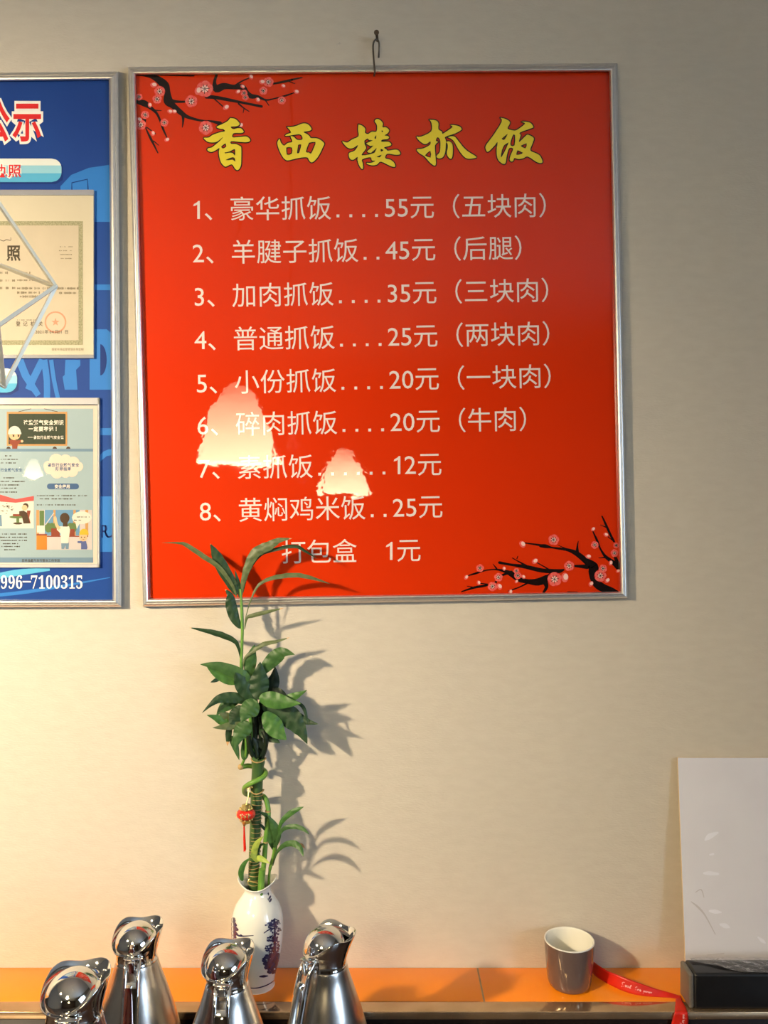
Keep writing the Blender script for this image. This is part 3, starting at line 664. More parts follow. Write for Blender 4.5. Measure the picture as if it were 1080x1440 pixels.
stroke(mb, [(115.5,759,.5),(118.5,758.6,.5)], pl(4), 2, cap=False)
ppoly(mb, [(109,761),(115,760.5),(121,761),(123,770),(122,772.5),(114,772.5),(114,764),(109,763.5)], pl(3.5), 11)
mb.build('kitchen_picture', [m_lil, m_sky2, m_hair, m_skin, m_or, m_green_p, m_brick, m_tan, m_helm, m_cyan3, m_band, m_indigo], pos)
mb = MB(); marks(mb, 108, 126, 727, 1.8, pl(4)); marks(mb, 104, 114, 731.5, 1.8, pl(4)); mb.build('small_print', m_ink, pos)

# ------------------------------------------------------------------ geometric pendant in front of the notice board
GY = -.87
gp = thing('geometric_pendant', 'open champagne wire cage pendant lamp at the left photo edge', 'lamp', tuple(P(-60, 545, GY)))
V = P(78, 403, GY); N1 = P(-95, 336, GY + .045); N2 = P(-3, 458.5, GY - .045); N3 = P(-130, 470, GY - .055); N4 = P(-190, 420, GY); TP = P(-60, 200, GY); BT = P(6, 543, GY - .006)
ring = [V, N2, N3, N4, N1]
for i in range(5):
    for a, b in ((ring[i], ring[(i+1) % 5]), (ring[i], TP), (ring[i], BT)):
        _d = (b - a).normalized(); _s = _d.cross(Vector((0, 1, 0))).normalized(); MB().bar(a, b, .0020, .0020, up=_s + Vector((0, 1, 0))).build('cage_bar', m_brass, gp)
for p in ring + [TP, BT]: MB().sphere(p, .0015, 10, 6).build('joint', m_brass, gp)
MB().tube([TP, TP + Vector((0, 0, .04))], .010, 14).build('lamp_holder', m_brass, gp)
MB().sphere(TP - Vector((0, 0, .04)), .014, 18, 12).tube([TP - Vector((0, 0, .03)), TP + Vector((0, 0, .002))], .008, 12).build('bulb', m_bulb, gp)
MB().tube([TP + Vector((0, 0, .04)), Vector((TP.x, TP.y, ZC - .02))], .002, 8).build('cord', m_blackcord, gp)
MB().lathe([(.0001, ZC - .022), (.05, ZC - .022), (.05, ZC - .0005), (.0001, ZC - .0005)], (TP.x, TP.y, 0), 24).build('ceiling_rose', m_brass, gp)

# ------------------------------------------------------------------ lit bell pendants of the room (seen in the reflections)
def pendant(x, y, z, dia, power, label):
    t = thing('bell_pendant', label, 'lamp', (x, y, z), group=None)
    R = dia/2; H = dia*.95
    prof = [(R, 0), (R*.97, H*.06), (R*.84, H*.30), (R*.66, H*.58), (R*.48, H*.80), (R*.30, H*.94), (R*.12, H)]
    q = cr(prof, 4)
    MB().lathe(q + [(r - .004, zz - .002) for r, zz in q[::-1]], (0, 0, 0), 40).build('shade', m_shade, t, True)
    MB().sphere((0, 0, H*.45), min(.03, R*.3), 14, 8).build('bulb', m_bulb, t, True)
    MB().tube([(0, 0, H), (0, 0, H + .04)], .012, 12).build('lamp_holder', m_blackcord, t, True)
    MB().tube([(0, 0, H + .04), (0, 0, ZC - z - .0005)], .003, 8).build('cord', m_blackcord, t, True)
    d = bpy.data.lights.new('bulb_light', 'POINT'); d.energy = power; d.color = WARM; d.shadow_soft_size = .045
    o = bpy.data.objects.new('bulb_light', d); COL.objects.link(o); o.parent = t; o.location = (0, 0, -.045 if power > 20 else H*.22)
pendant(-.575, -1.87, 1.79, .33, LAMP_A, 'lit bell lamp behind the camera, reflected large in the red board')
pendant(-.265, -4.15, 1.73, .33, LAMP_B, 'lit bell lamp in the far middle of the room behind the camera')
pendant(-2.15, -3.65, 1.82, .112, LAMP_C, 'small lit bell lamp reflected in the pale blue poster pocket')
def spotlight(x, y, z, aim, power):
    t = thing('ceiling_spotlight', 'black warm spotlight hung from the ceiling left of the camera', 'lamp', (x, y, z))
    d = (Vector(aim) - Vector((x, y, z))).normalized(); a = Vector((x, y, z))
    def ring(c, r): 
        u = d.cross(Vector((0, 0, 1))).normalized(); w = d.cross(u)
        return [c + (u*math.cos(2*PI*k/28) + w*math.sin(2*PI*k/28))*r for k in range(28)]
    hd = MB(); hd.grid([ring(a + d*q, r_) for q, r_ in ((-.10, .0005), (-.10, .036), (-.095, .042), (.02, .058), (.02, .054), (-.02, .050), (-.03, .0005))], 0, True, True)
    hd.build('head', m_blackcord, t)
    MB().tube([a - d*.05 + Vector((0, 0, .03)), Vector((x - d.x*.05, y - d.y*.05, ZC - .0005))], .009, 12).build('stem', m_blackcord, t)
    l = bpy.data.lights.new('spot_light', 'SPOT'); l.energy = power; l.color = WARM; l.spot_size = math.radians(106); l.spot_blend = 1.0; l.shadow_soft_size = .05
    o = bpy.data.objects.new('spot_light', l); COL.objects.link(o); o.parent = t; o.location = d*.03
    o.rotation_euler = d.to_track_quat('-Z', 'Y').to_euler()
spotlight(-1.46, -1.45, 2.08, (-.98, 0, 1.12), SPOT_POWER)

# ------------------------------------------------------------------ table that carries the jugs
TZ = .765
tb = thing('serving_table', 'dark wooden table in front of the tiled ledge', 'table', (-.1, -.38, 0))
bevel(MB().box((-1.0, -.66, TZ - .035), (.9, LC - .004, TZ)).build('tabletop', m_wood, tb), .004)
for sx in (-.94, .84):
    for sy in (-.60, LC - .06): MB().box((sx - .025, sy - .025, .0003), (sx + .025, sy + .025, TZ - .035)).build('leg', m_wood, tb)

# ------------------------------------------------------------------ vacuum jugs (spout along local +X, handle along -X)
def sm(a, w): return math.exp(-(a/w)**2)
def rim_z(f):
    a = abs((f + PI) % (2*PI) - PI)
    return .2415 + .0064*(1 + math.cos(a)) + .0160*sm(a - math.radians(78), math.radians(40)) + .0095*sm(a, math.radians(34))
def rim_r(f):
    a = abs((f + PI) % (2*PI) - PI)
    return .0328 + .0080*sm(a, math.radians(32)) + .0030*sm(a - math.radians(85), math.radians(45))
def make_jug(label, body_mat, loc, rz, sc):
    t = thing('vacuum_jug', label, 'jug', loc, rz, 'vacuum jugs on the table'); t.scale = (sc, sc, sc)
    prof = cr([(.0001, .0), (.0585, .0), (.0625, .004), (.064, .012), (.0645, .04), (.0632, .08), (.0590, .118), (.0508, .150), (.0412, .180), (.0325, .205), (.0283, .220), (.0272, .2225)], 5)
    MB().lathe(prof, n=64).build('body', body_mat, t, True)
    # collar with pouring lip
    def col(f, k):
        ca, sa = math.cos(f), math.sin(f); R, Z = rim_r(f), rim_z(f)
        pts = [(.0276, .2215), (.0279, .2235), (.0272, .2245), (.0268, .231), (.0278 + (R-.0278)*.25, .2365 + (Z-.2365)*.22), (.0278 + (R-.0278)*.62, .2365 + (Z-.2365)*.62),
               (R - .0004, Z - .0006), (R - .0006, Z + .0004), (R - .0014, Z), (.0268 + (R-.0268)*.58, .2365 + (Z-.2365)*.60), (.0262, .2385), (.0245, .2335), (.0001, .2335)]
        r, z = pts[k]; return Vector((r*ca, r*sa, z))
    n = 96; rows = [[col(2*PI*j/n, k) for j in range(n)] for k in range(13)]
    MB().grid(rows, 0, True, True).build('collar', m_chrome, t, True)
    # domed lid, tipped toward the handle
    rot = Matrix.Rotation(math.radians(-16), 3, 'Y'); dm = MB(); rows = []
    for k in range(15):
        a = -.12 + (PI/2 + .12)*k/14; r = max(.0280*math.cos(a), .0001); z = .0270*math.sin(a)
        rows.append([rot @ Vector((r*math.cos(2*PI*j/48), r*math.sin(2*PI*j/48), z)) + Vector((-.0035, 0, .2462)) for j in range(48)])
    dm.grid(rows, 0, True, True); dm.build('lid', m_chrome, t, True)
    # thumb lever with hinge
    lv = MB(); lv.box((-.0415, -.0095, .2405), (-.0275, .0095, .2435)); lv.box((-.0300, -.0060, .238), (-.0215, .0060, .2455))
    lv.box((-.0440, -.0042, .2255), (-.0370, .0042, .2410))
    bevel(lv.build('lever', m_chrome, t, True), .0012, 3)
    MB().tube([(-.0300, -.0125, .2385), (-.0300, .0125, .2385)], .0022, 12).build('hinge_pin', m_chrome, t, True)
    # handle: two arms at the collar that merge into one grip
    def sweep(mb, path, y0, w):
        q = cr(path, 6); rows = []
        for i, (x, z, th, ww) in enumerate(q):
            a = q[max(i-1, 0)]; b = q[min(i+1, len(q)-1)]; d = Vector((b[0]-a[0], 0, b[1]-a[1])).normalized(); nrm = Vector((-d.z, 0, d.x))
            if nrm.x > 0: nrm = -nrm
            c = Vector((x, y0, z)); sec = []
            for k in range(16):
                an = 2*PI*k/16; u, v = math.cos(an), math.sin(an)
                u = math.copysign(abs(u)**.55, u); v = math.copysign(abs(v)**.7, v)
                sec.append(c + Vector((0, 1, 0))*u*ww*w/2 + nrm*v*th/2)
            rows.append(sec)
        mb.grid(rows, 0, True, True); mb.add(rows[0], [tuple(range(16))[::-1]]); mb.add(rows[-1], [tuple(range(16))])
    hd = MB()
    for s in (-1, 1): sweep(hd, [(-.0255, .2390, .006, 1), (-.0345, .2350, .0065, 1), (-.0415, .2250, .007, 1), (-.0460, .2120, .008, 1), (-.0500, .2000, .008, 1)], s*.0082, .0052)
    sweep(hd, [(-.0448, .2155, .0050, 1), (-.0480, .2060, .009, 1.05), (-.0560, .1760, .0095, 1.05), (-.0640, .1400, .0095, 1.05), (-.0705, .1000, .0095, 1.05), (-.0728, .0660, .009, 1), (-.0705, .0460, .0085, .95), (-.0590, .0380, .008, .9)], 0, .0215)
    hd.build('handle', m_chrome, t, True)
    for o in t.children:      # the handle side sits a little off the axis of the lip
        if o.name.split('.')[0] in ('lid', 'lever', 'hinge_pin', 'handle'): o.rotation_euler = (0, 0, math.radians(40))
    return t
make_jug('dark red bodied jug with chrome lid, frontmost at bottom left', m_redjug, (-.358, -.412, TZ), math.radians(60), 1.125)
make_jug('brushed steel jug with chrome lid, second from left behind the red jug', m_steel, (-.339, -.238, TZ), math.radians(58), 1)
make_jug('brushed steel jug with chrome lid standing right before the white vase', m_steel, (-.204, -.297, TZ), math.radians(52), 1)
make_jug('brushed steel jug right of the vase, handle turned left and spout right', m_steel, (-.078, -.250, TZ), math.radians(10), 1)

# ------------------------------------------------------------------ blue and white vase
VX = (362 - CX)*1.30/F; VY = -.05
vase = thing('vase', 'white porcelain vase with blue painted tree and pinched rim', 'vase', (VX, VY, LZ))
VPF = [(.0001, .0), (.0255, .0), (.0268, .002), (.0272, .008), (.0300, .023), (.0358, .045), (.0402, .072), (.0412, .095), (.0400, .113), (.0350, .128), (.0272, .140), (.0218, .149), (.0208, .155), (.0235, .161), (.0290, .1655)]
vq = cr(VPF, 6)
def vfn(r, z, f):
    w = max(0, (z - .150)/.016); 
    return Vector(((r + w*.0012*math.cos(2*f))*math.cos(f), (r + w*.0012*math.cos(2*f))*math.sin(f), z + w*.0048*math.cos(2*f)))
inner = [(.0302, .1672), (.0296, .1685), (.0280, .1672), (.0225, .162), (.0185, .155), (.0195, .149), (.025, .138), (.036, .112), (.037, .075), (.024, .012), (.0001, .010)]
MB().lathe(vq[1:] + inner, (0, 0, 0), 64, fn=vfn).build('body', m_porc, vase, True)
def vr(z):
    for a, b in zip(vq[1:-1], vq[2:]):
        if a[1] <= z <= b[1]: return a[0] + (b[0]-a[0])*(z-a[1])/max(b[1]-a[1], 1e-6)
    return .03
def VM(px, py, off=.0004):
    r = .04; th = 0
    for _ in range(6):
        d = VY - CAMY - r*math.cos(th); z = CAMZ - (py - CY)*d/F - LZ
        r = vr(max(.003, min(z, .16))); th = math.asin(max(-.99, min(.99, ((px - CX)*d/F - VX)/r)))
    rr = r + off
    return Vector((rr*math.sin(th) + VX, VY - rr*math.cos(th), z + LZ))
pt = MB(); random.seed(11); tv = T(300, 1220, 8)
def blob(x, y, w, h, n, r0, r1):
    for _ in range(n):
        a = random.uniform(0, 2*PI); q = math.sqrt(random.random())
        disc(pt, x + q*w*math.cos(a), y + q*h*math.sin(a), random.uniform(r0, r1), lambda u, v: VM(u, v, .0003 + random.random()*.0002), 0, n=7)
for x, y, w, h, n in ((690,620,60,40,26),(640,650,55,30,16),(700,700,55,50,22),(690,590,18,25,6),(650,800,55,35,20),(700,790,50,60,20),(640,910,60,50,30),(700,900,45,60,26)):
    blob(300 + x/8, 1220 + y/8, w/8, h/8, int(n*1.6), .7, 1.6)
for x, y, w, h, n in ((640,1060,85,90,70),(700,1020,50,60,40),(660,1120,70,70,50)): blob(300 + x/8, 1220 + y/8, w/8, h/8, int(n*1.3), 1.4, 2.6)
for s_ in ([(570,735,10),(620,700,14),(680,680,12)], [(690,580,10),(690,760,22),(690,960,30)], [(525,1225,18),(570,1222,28),(610,1218,12)], [(250,745,8),(290,765,22),(340,770,14),(450,763,8)], [(310,755,14),(330,768,10)]): stroke(pt, tv(s_), VM, 0, n=3)
pt.build('painted_decoration', m_cobalt, vase); pt = MB()
stroke(pt, tv([(360,1335,10),(430,1355,11),(500,1352,13),(580,1330,13),(640,1300,11),(690,1265,9)]), VM, 0, n=4)
pt.build('painted_decoration', m_cobalt, vase); pt = MB()
for y, x0, x1 in ((590,221,240),(640,221,255),(690,221,272),(740,221,265),(775,223,250)): stroke(pt, tv([(x0+4,y,54),((x0+x1)/2,y,60),(x1,y+8,30)]), VM, 0, n=2)
pt.build('painted_decoration', m_cobalt, vase); pt = MB()
for x, y in ((620,290),(640,310),(625,340),(650,335)): disc(pt, 300 + x/8, 1220 + y/8, 1.6, VM, 0, n=8)
pt.build('painted_decoration', m_cobalt, vase)

# ------------------------------------------------------------------ lucky bamboo standing in the vase
pb = thing('lucky_bamboo', 'tall lucky bamboo with leafy crown standing in the white vase', 'plant', (VX, VY, LZ + .012))
def pt3(l, y=VY): return [tuple(P(p[0], p[1], p[2] if len(p) > 2 else y)) for p in l]
st = pt3([(361, 1330), (357, 1240), (358.5, 1180), (360.5, 1120), (363, 1072), (363.5, 1066)])
MB().tube(cr(st, 5), [.0088]*5*2 + [.0090]*5 + [.0094]*5 + [.0108]*6, 18).build('main_stalk', m_bam, pb)
rg = MB()
for k in range(24):
    py = 1113 + k*5.6 + random.uniform(-.8, .8); f = (1240 - py)/170; c = P(357 + 6.5*f, py, VY); r = .0092 + .0018*max(0, f - .5)
    rg.tube([c + Vector((r*math.cos(a), r*math.sin(a), .0012*math.cos(a + k))) for a in [2*PI*j/20 for j in range(21)]], .00055, 5)
rg.build('stalk_ring', m_tanwire, pb); rg = MB()
for py, rr in ((1068, .0118), (1112.5, .0102)):
    c = P(357 + 6.5*(1240-py)/170, py, VY); rg.tube([c + Vector((rr*math.cos(a), rr*math.sin(a), .0015*math.cos(2*a))) for a in [2*PI*j/20 for j in range(21)]], .0010, 6)
rg.build('stalk_ring', m_tanwire, pb)
# curled stem winding round the main stalk
zz = T(300, 1060, 7.58)
def zp(x, y, d): return (300 + x/7.58, 1060 + y/7.58, VY + d)
curl = [zp(515,1500,-.001), zp(520,1370,-.003), zp(545,1100,-.004), zp(560,900,-.002), zp(585,680,-.002), zp(582,570,.001), zp(550,470,.004), zp(490,440,.012), zp(400,440,.0165), zp(340,420,.010), zp(330,375,-.003), zp(350,345,-.0115), zp(410,310,-.0168), zp(490,275,-.0145), zp(545,235,-.006), zp(555,195,.004), zp(520,165,.0145), zp(440,140,.0168), zp(370,128,.012), zp(300,140,.005)]
MB().tube(cr(pt3(curl), 6), .0040, 12).build('curled_stem', m_bam2, pb)
jt = MB()
for x, y, d in ((583,610,-.001), (560,940,-.002)):
    c = Vector(P(*zp(x, y, d))); jt.tube([c - Vector((0,0,.0012)), c + Vector((0,0,.0012))], .0046, 12)
c = Vector(P(*zp(292,140,.004))); jt.sphere(c, .0048, 12, 8)
jt.build('stem_node', m_tanwire, pb)
MB().tube(cr(pt3([zp(505,1500,-.014), zp(510,1370,-.014), zp(520,1230,-.015)]), 4), .0052, 12).build('cut_stem', m_bam2, pb)
MB().tube(cr(pt3([zp(590,1450,.004), zp(592,1340,.004), zp(605,1220,.002), zp(640,1090,-.004), zp(655,1000,-.005)]), 4), [.0020]*8 + [.0028]*9, 10).build('side_stem', m_bam2, pb)
# upper shoots
t4 = lambda x, y, d=0: (220 + x/3.857, 740 + y/3.857, VY - .006 + d)
MB().tube(cr(pt3([(360, 1075, VY), (352, 1010, VY), (345, 970, VY - .008), t4(460,800), t4(464,640), t4(466,550), t4(462,430), t4(456,340)]), 5), [.0030]*10 + [.0025]*15 + [.0026]*6 + [.0020]*5, 10).build('shoot_stem', m_bam2, pb)
t5 = lambda x, y, d=0: (270 + x/5.684, 880 + y/5.684, VY + d)
for a in ([(363, 1068, VY), t5(510,960), t5(505,800), t5(510,660)], [(367, 1068, VY), t5(585,980,-.005), t5(590,900,-.012), t5(570,840,-.01)], [(360, 1068, VY), t5(470,1000,-.006), t5(450,880,-.012)], [(364, 1070, VY+.004), t5(550,900,.004), t5(540,720)]):
    MB().tube(cr(pt3(a), 5), .0040, 10).build('crown_stem', LM['k'], pb)
MB().tube(cr(pt3([zp(292,140,.004), zp(330,60,0), zp(350,-20,-.006), t5(430,900,-.01)]), 5), .0022, 8).build('shoot_stem', m_bam2, pb)

def leaf(mid, width, key, roll=0.0, fold=.22, tip=None, shape=.42, ripple=.14):
    """mid: (px,py,y) from base to tip, width in px"""
    q = cr(mid, 7); pts = [P(*p) for p in q]; L = len(pts); rows = []; view = Vector((0, 1, 0))
    sc = (mid[len(mid)//2][2] - CAMY)/F
    for i, p in enumerate(pts):
        s = i/(L-1); d = (pts[min(i+1, L-1)] - pts[max(i-1, 0)]).normalized()
        c = pts[len(pts)//2]; v = (p - Vector((0, CAMY, CAMZ))).normalized()
        side = d.cross(v)
        if side.length < 1e-4: side = Vector((1, 0, 0))
        side.normalize(); nrm = side.cross(d).normalized()
        side = (side*math.cos(roll) + nrm*math.sin(roll)).normalized(); nrm = side.cross(d).normalized()
        w = width*sc/2*(math.sin(PI*min(1, s**(math.log(.5)/math.log(shape))))**(.85 if s < shape else 1.15) if 0 < s < 1 else 0) + .0004*(1-s) + .00015
        row = []
        for k in range(-3, 4):
            u = k/3; wob = ripple*math.sin(i*1.3 + k)*abs(u)
            row.append(p + side*w*u + nrm*(w*fold*(abs(u)**1.3) + w*wob))
        rows.append(row)
    mb = MB(); mb.grid(rows, 0, True)
    mats = [LM[key]]
    if tip:
        mats.append(LM['t']); n6 = 6
        for fi in range(len(mb.f)):
            if fi//n6 > (L-1)*tip: mb.m[fi] = 1
    o = mb.build('leaf', mats, pb)
    return o
def lf4(pts, w, key, y0=0, y1=-.02, **k):
    y0 *= .45; y1 = y1*.45 + .004
    n = len(pts); leaf([t4(x, y, y0 + (y1-y0)*i/(n-1)) for i, (x, y) in enumerate(pts)], w/3.857, key, **k)
lf4([(435,385),(410,320),(340,225),(255,165),(165,105),(125,92),(30,90)], 26, 'g', 0, -.035, shape=.5, roll=.3)
lf4([(435,375),(405,310),(345,205),(315,140),(292,95)], 66, 'd', 0, -.015, roll=.2, tip=.93, shape=.45)
lf4([(463,380),(470,300),(500,205),(540,140),(610,105),(665,76),(735,66)], 54, 'g', 0, -.03, shape=.55, roll=.25, tip=.93)
lf4([(470,360),(500,250),(560,160),(640,127),(750,108),(815,140),(872,176)], 20, 'd', .004, -.02, shape=.62, roll=.4)
lf4([(480,510),(505,420),(545,330),(600,290),(680,270),(770,265),(860,285),(940,312)], 26, 'g', 0, -.012, shape=.66, roll=.35)
lf4([(457,555),(425,500),(405,430),(398,375),(372,342)], 58, 'd', -.002, -.01, shape=.45, tip=.9)
lf4([(478,560),(490,500),(520,485),(600,465),(690,444)], 22, 'g', 0, -.015, shape=.6, tip=.9)
lf4([(462,765),(452,690),(430,630),(370,597),(290,573),(180,550)], 32, 'd', 0, -.03, shape=.66, roll=.3, tip=.96)
lf4([(468,775),(480,715),(520,680),(580,640),(650,625),(722,603)], 24, 'g', 0, -.02, shape=.6, roll=.3, tip=.93)
lf4([(455,390),(445,320),(425,235)], 24, 'd', .002, 0)
def lf5(pts, w, key, y0=0, y1=-.03, **k):
    y0 *= .55; y1 = y1*.55 + .004
    n = len(pts); leaf([t5(x, y, y0 + (y1-y0)*i/(n-1)) for i, (x, y) in enumerate(pts)], w*1.15/5.684, key, **k)
# dark inner leaves first, outer ones nearer the camera
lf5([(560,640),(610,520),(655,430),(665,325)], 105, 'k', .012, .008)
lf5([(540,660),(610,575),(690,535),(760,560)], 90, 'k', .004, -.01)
lf5([(470,450),(460,350),(475,250),(500,150)], 82, 'm', -.008, -.02, shape=.5)
lf5([(545,400),(600,320),(680,240),(740,212),(822,230)], 98, 'm', -.004, -.026, shape=.45)
lf5([(525,640),(500,560),(440,440),(370,385),(210,325),(65,308)], 84, 'm', -.01, -.045, shape=.62, roll=.15)
lf5([(470,480),(400,430),(300,425),(200,385),(120,330)], 78, 'b', 0, -.03, shape=.5)
lf5([(515,615),(450,530),(390,450),(345,372)], 112, 'd', -.024, -.040, shape=.5)
lf5([(530,590),(535,500),(540,400),(545,288)], 135, 'd', -.030, -.026, shape=.45)
lf5([(470,620),(390,585),(300,572),(215,585),(150,630),(80,697)], 72, 'd', -.012, -.05, shape=.36)
lf5([(400,560),(310,610),(245,660),(195,715)], 84, 'm', .004, -.02)
lf5([(400,640),(360,700),(330,755),(290,800)], 95, 'd', -.004, -.03)
lf5([(330,800),(250,765),(190,735),(118,713)], 56, 'b', -.004, -.03, shape=.4)
lf5([(320,760),(270,720),(215,700)], 50, 'g', 0, -.02)
lf5([(410,770),(330,795),(250,808),(165,816)], 52, 'g', -.01, -.045, shape=.4)
lf5([(530,615),(480,650),(430,700),(395,775)], 130, 'm', -.034, -.055, shape=.42)
lf5([(460,770),(410,830),(370,890),(345,985)], 112, 'm', -.022, -.04, shape=.4)
lf5([(300,800),(292,870),(282,960)], 42, 'd', -.006, -.02, tip=.75)
lf5([(310,880),(345,960),(378,1075)], 46, 'm', -.004, -.012)
lf5([(415,1075),(425,980),(410,900)], 58, 'm', -.008, -.02)
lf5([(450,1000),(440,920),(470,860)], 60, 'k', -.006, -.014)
lf5([(700,600),(780,580),(850,550),(920,513)], 58, 'b', -.01, -.04, shape=.35)
lf5([(560,640),(680,680),(790,740),(870,840),(922,945)], 150, 'd', -.012, -.045, shape=.42, roll=-.15)
lf5([(740,670),(830,715),(920,765),(1012,786)], 56, 'd', -.006, -.04)
lf5([(810,600),(880,640),(912,710),(925,795)], 22, 'd', -.02, -.04)
lf5([(540,830),(620,885),(705,938)], 66, 'd', -.004, -.025, roll=.2)
lf5([(535,575),(620,590),(740,612),(870,622)], 112, 'b', -.036, -.065, shape=.42, roll=-.1)
lf5([(575,690),(630,770),(690,850),(755,912)], 128, 'b', -.03, -.055, shape=.45)
lf5([(230,415),(190,435),(148,452)], 26, 'd', -.01, -.03)
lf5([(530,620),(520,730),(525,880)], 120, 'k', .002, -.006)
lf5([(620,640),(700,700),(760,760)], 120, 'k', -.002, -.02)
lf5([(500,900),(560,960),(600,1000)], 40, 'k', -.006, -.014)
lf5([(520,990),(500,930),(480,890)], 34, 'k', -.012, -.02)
# low leaves at the vase mouth
t3 = lambda x, y, d=0: (280 + x/5.4, 1040 + y/5.4, VY + d)
def lf3(pts, w, key, y0=0, y1=-.02, **k):
    n = len(pts); leaf([t3(x, y, y0 + (y1-y0)*i/(n-1)) for i, (x, y) in enumerate(pts)], w/5.4, key, **k)
lf3([(575,850),(545,760),(530,660),(515,580),(455,553)], 60, 'm', -.002, -.008, shape=.45)
lf3([(575,820),(590,720),(560,640),(520,575)], 66, 'm', -.006, -.01)
lf3([(585,870),(600,730),(625,630),(700,555),(795,510)], 40, 'b', -.004, -.014, shape=.72)
lf3([(585,880),(595,760),(640,680),(720,660),(790,680),(838,722)], 34, 'm', -.006, -.03, shape=.62)
lf3([(560,960),(590,860),(650,800),(720,790),(770,830),(792,892)], 44, 'm', -.004, -.04, shape=.62)
lf3([(730,810),(775,800),(805,826)], 22, 't', -.004, -.01)
lf3([(330,1075),(318,1010),(345,940),(395,895)], 40, 'b', -.016, -.02, shape=.4)
lf3([(435,930),(420,850),(445,780),(490,735)], 46, 'y', -.018, -.026)
lf3([(430,900),(470,905),(540,943)], 40, 'y', -.02, -.035)
lf3([(450,930),(415,890),(385,865)], 34, 'y', -.02, -.028, tip=.8)
lf3([(520,590),(480,560),(455,555)], 18, 'd', -.004, -.01)
lf3([(505,690),(480,660),(455,635)], 18, 'd', -.004, -.01)
lf3([(440,870),(470,800),(525,800)], 16, 'm', -.012, -.016)
tie = MB(); c = P(350, 1106, VY - .0135)
for k in range(7):
    a = 2*PI*k/7; tie.sphere(c + Vector((.0032*math.cos(a), -.001*(k % 2), .0036*math.sin(a))), .0017, 8, 6)
tie.sphere(c + Vector((.005, 0, -.001)), .0016, 8, 6); tie.build('gold_tie', m_gold, pb)
c = P(349, 1239, VY - .013); tie = MB()
for k in range(3): tie.sphere(c + Vector((.001*k, -.001, .0016*k)), .0014, 8, 6)
tie.tube([c, c + Vector((.016, -.003, -.002))], .0007, 6); tie.build('gold_tie', m_gold, pb)

# little lantern hung on the stalk
lc = P(346, 1144.5, VY - .0255)
ln = thing('lantern_ornament', 'tiny red and gold lantern with red tassel tied to the bamboo', 'ornament', tuple(lc))
MB().sphere(lc, .0150, 24, 14, sc=(1, .92, .66)).build('lantern_body', m_lred, ln)
cp = MB()
for sgn in (1, -1):
    z0 = .0085*sgn; cp.lathe([(.0105, z0*.95), (.0100, z0*1.0), (.0072, z0*1.12), (.0070, z0*1.65), (.0001, z0*1.65)], lc, 20)
    for k in range(8):
        a = 2*PI*k/8; cp.sphere(lc + Vector((.0090*math.cos(a), .0084*math.sin(a), z0*1.02)), .0020, 8, 6)
cp.build('gold_cap', m_gold, ln)
em = MB(); random.seed(3)
for k in range(26):
    u, v = random.uniform(-.0075, .008), random.uniform(-.006, .004)
    if (u/.008)**2 + (v/.006)**2 < 1:
        yy = -.0138*math.sqrt(max(0, 1 - (u/.0150)**2 - (v/.0099)**2)); em.sphere(lc + Vector((u, yy - .0002, v)), random.uniform(.0007, .0013), 7, 5, sc=(1, .4, 1))
for k in range(7): em.sphere(lc + Vector((-.0140 + .0004*(k % 3), -.004, -.004 + .0013*k)), .0010, 7, 5)
em.build('gold_character', m_gold, ln)
MB().tube([lc + Vector((0, 0, .0135)), P(349, 1122, VY - .020), P(350, 1108, VY - .0150)], .0011, 6).build('cord', m_gold, ln)
bd = lc + Vector((-.003, 0, -.0165)); MB().sphere(bd, .0024, 10, 8, sc=(1, 1, 1.5)).sphere(lc + Vector((-.002, 0, -.0142)), .0016, 8, 6).build('bead', m_gold, ln)
ts = MB()
for k in range(9):
    a = 2*PI*k/9; r = .0011 if k else 0
    o0 = Vector((r*math.cos(a), r*math.sin(a), 0)); ts.tube([bd + o0*.6 + Vector((0, 0, -.003)), bd + o0*1.2 + Vector((.0004, 0, -.022)), bd + o0*1.5 + Vector((.0012, 0, -.040 - .003*random.random()))], .0006, 5)
ts.build('tassel', m_lred, ln)

# ------------------------------------------------------------------ mug
MX, MY = (800.5 - CX)*1.302/F, 1.302 + CAMY
mug = thing('mug', 'taupe glazed mug, white inside, standing on the orange ledge', 'mug', (MX, MY, LZ))
h = .0725
MB().lathe(cr([(.0001, .0012), (.0255, .0012), (.0285, .0), (.0315, .0015), (.0335, .0055), (.0352, .014), (.0374, .036), (.0390, .057), (.0398, h - .0014)], 5), n=64).build('body', m_mug, mug, True)
MB().lathe(cr([(.0398, h - .0016), (.0394, h - .0003), (.0385, h), (.0374, h - .0006), (.0368, h - .004), (.0358, .045), (.0338, .018), (.0300, .008), (.0240, .0055), (.0001, .0050)], 5), n=64).build('interior', m_mugin, mug, True)

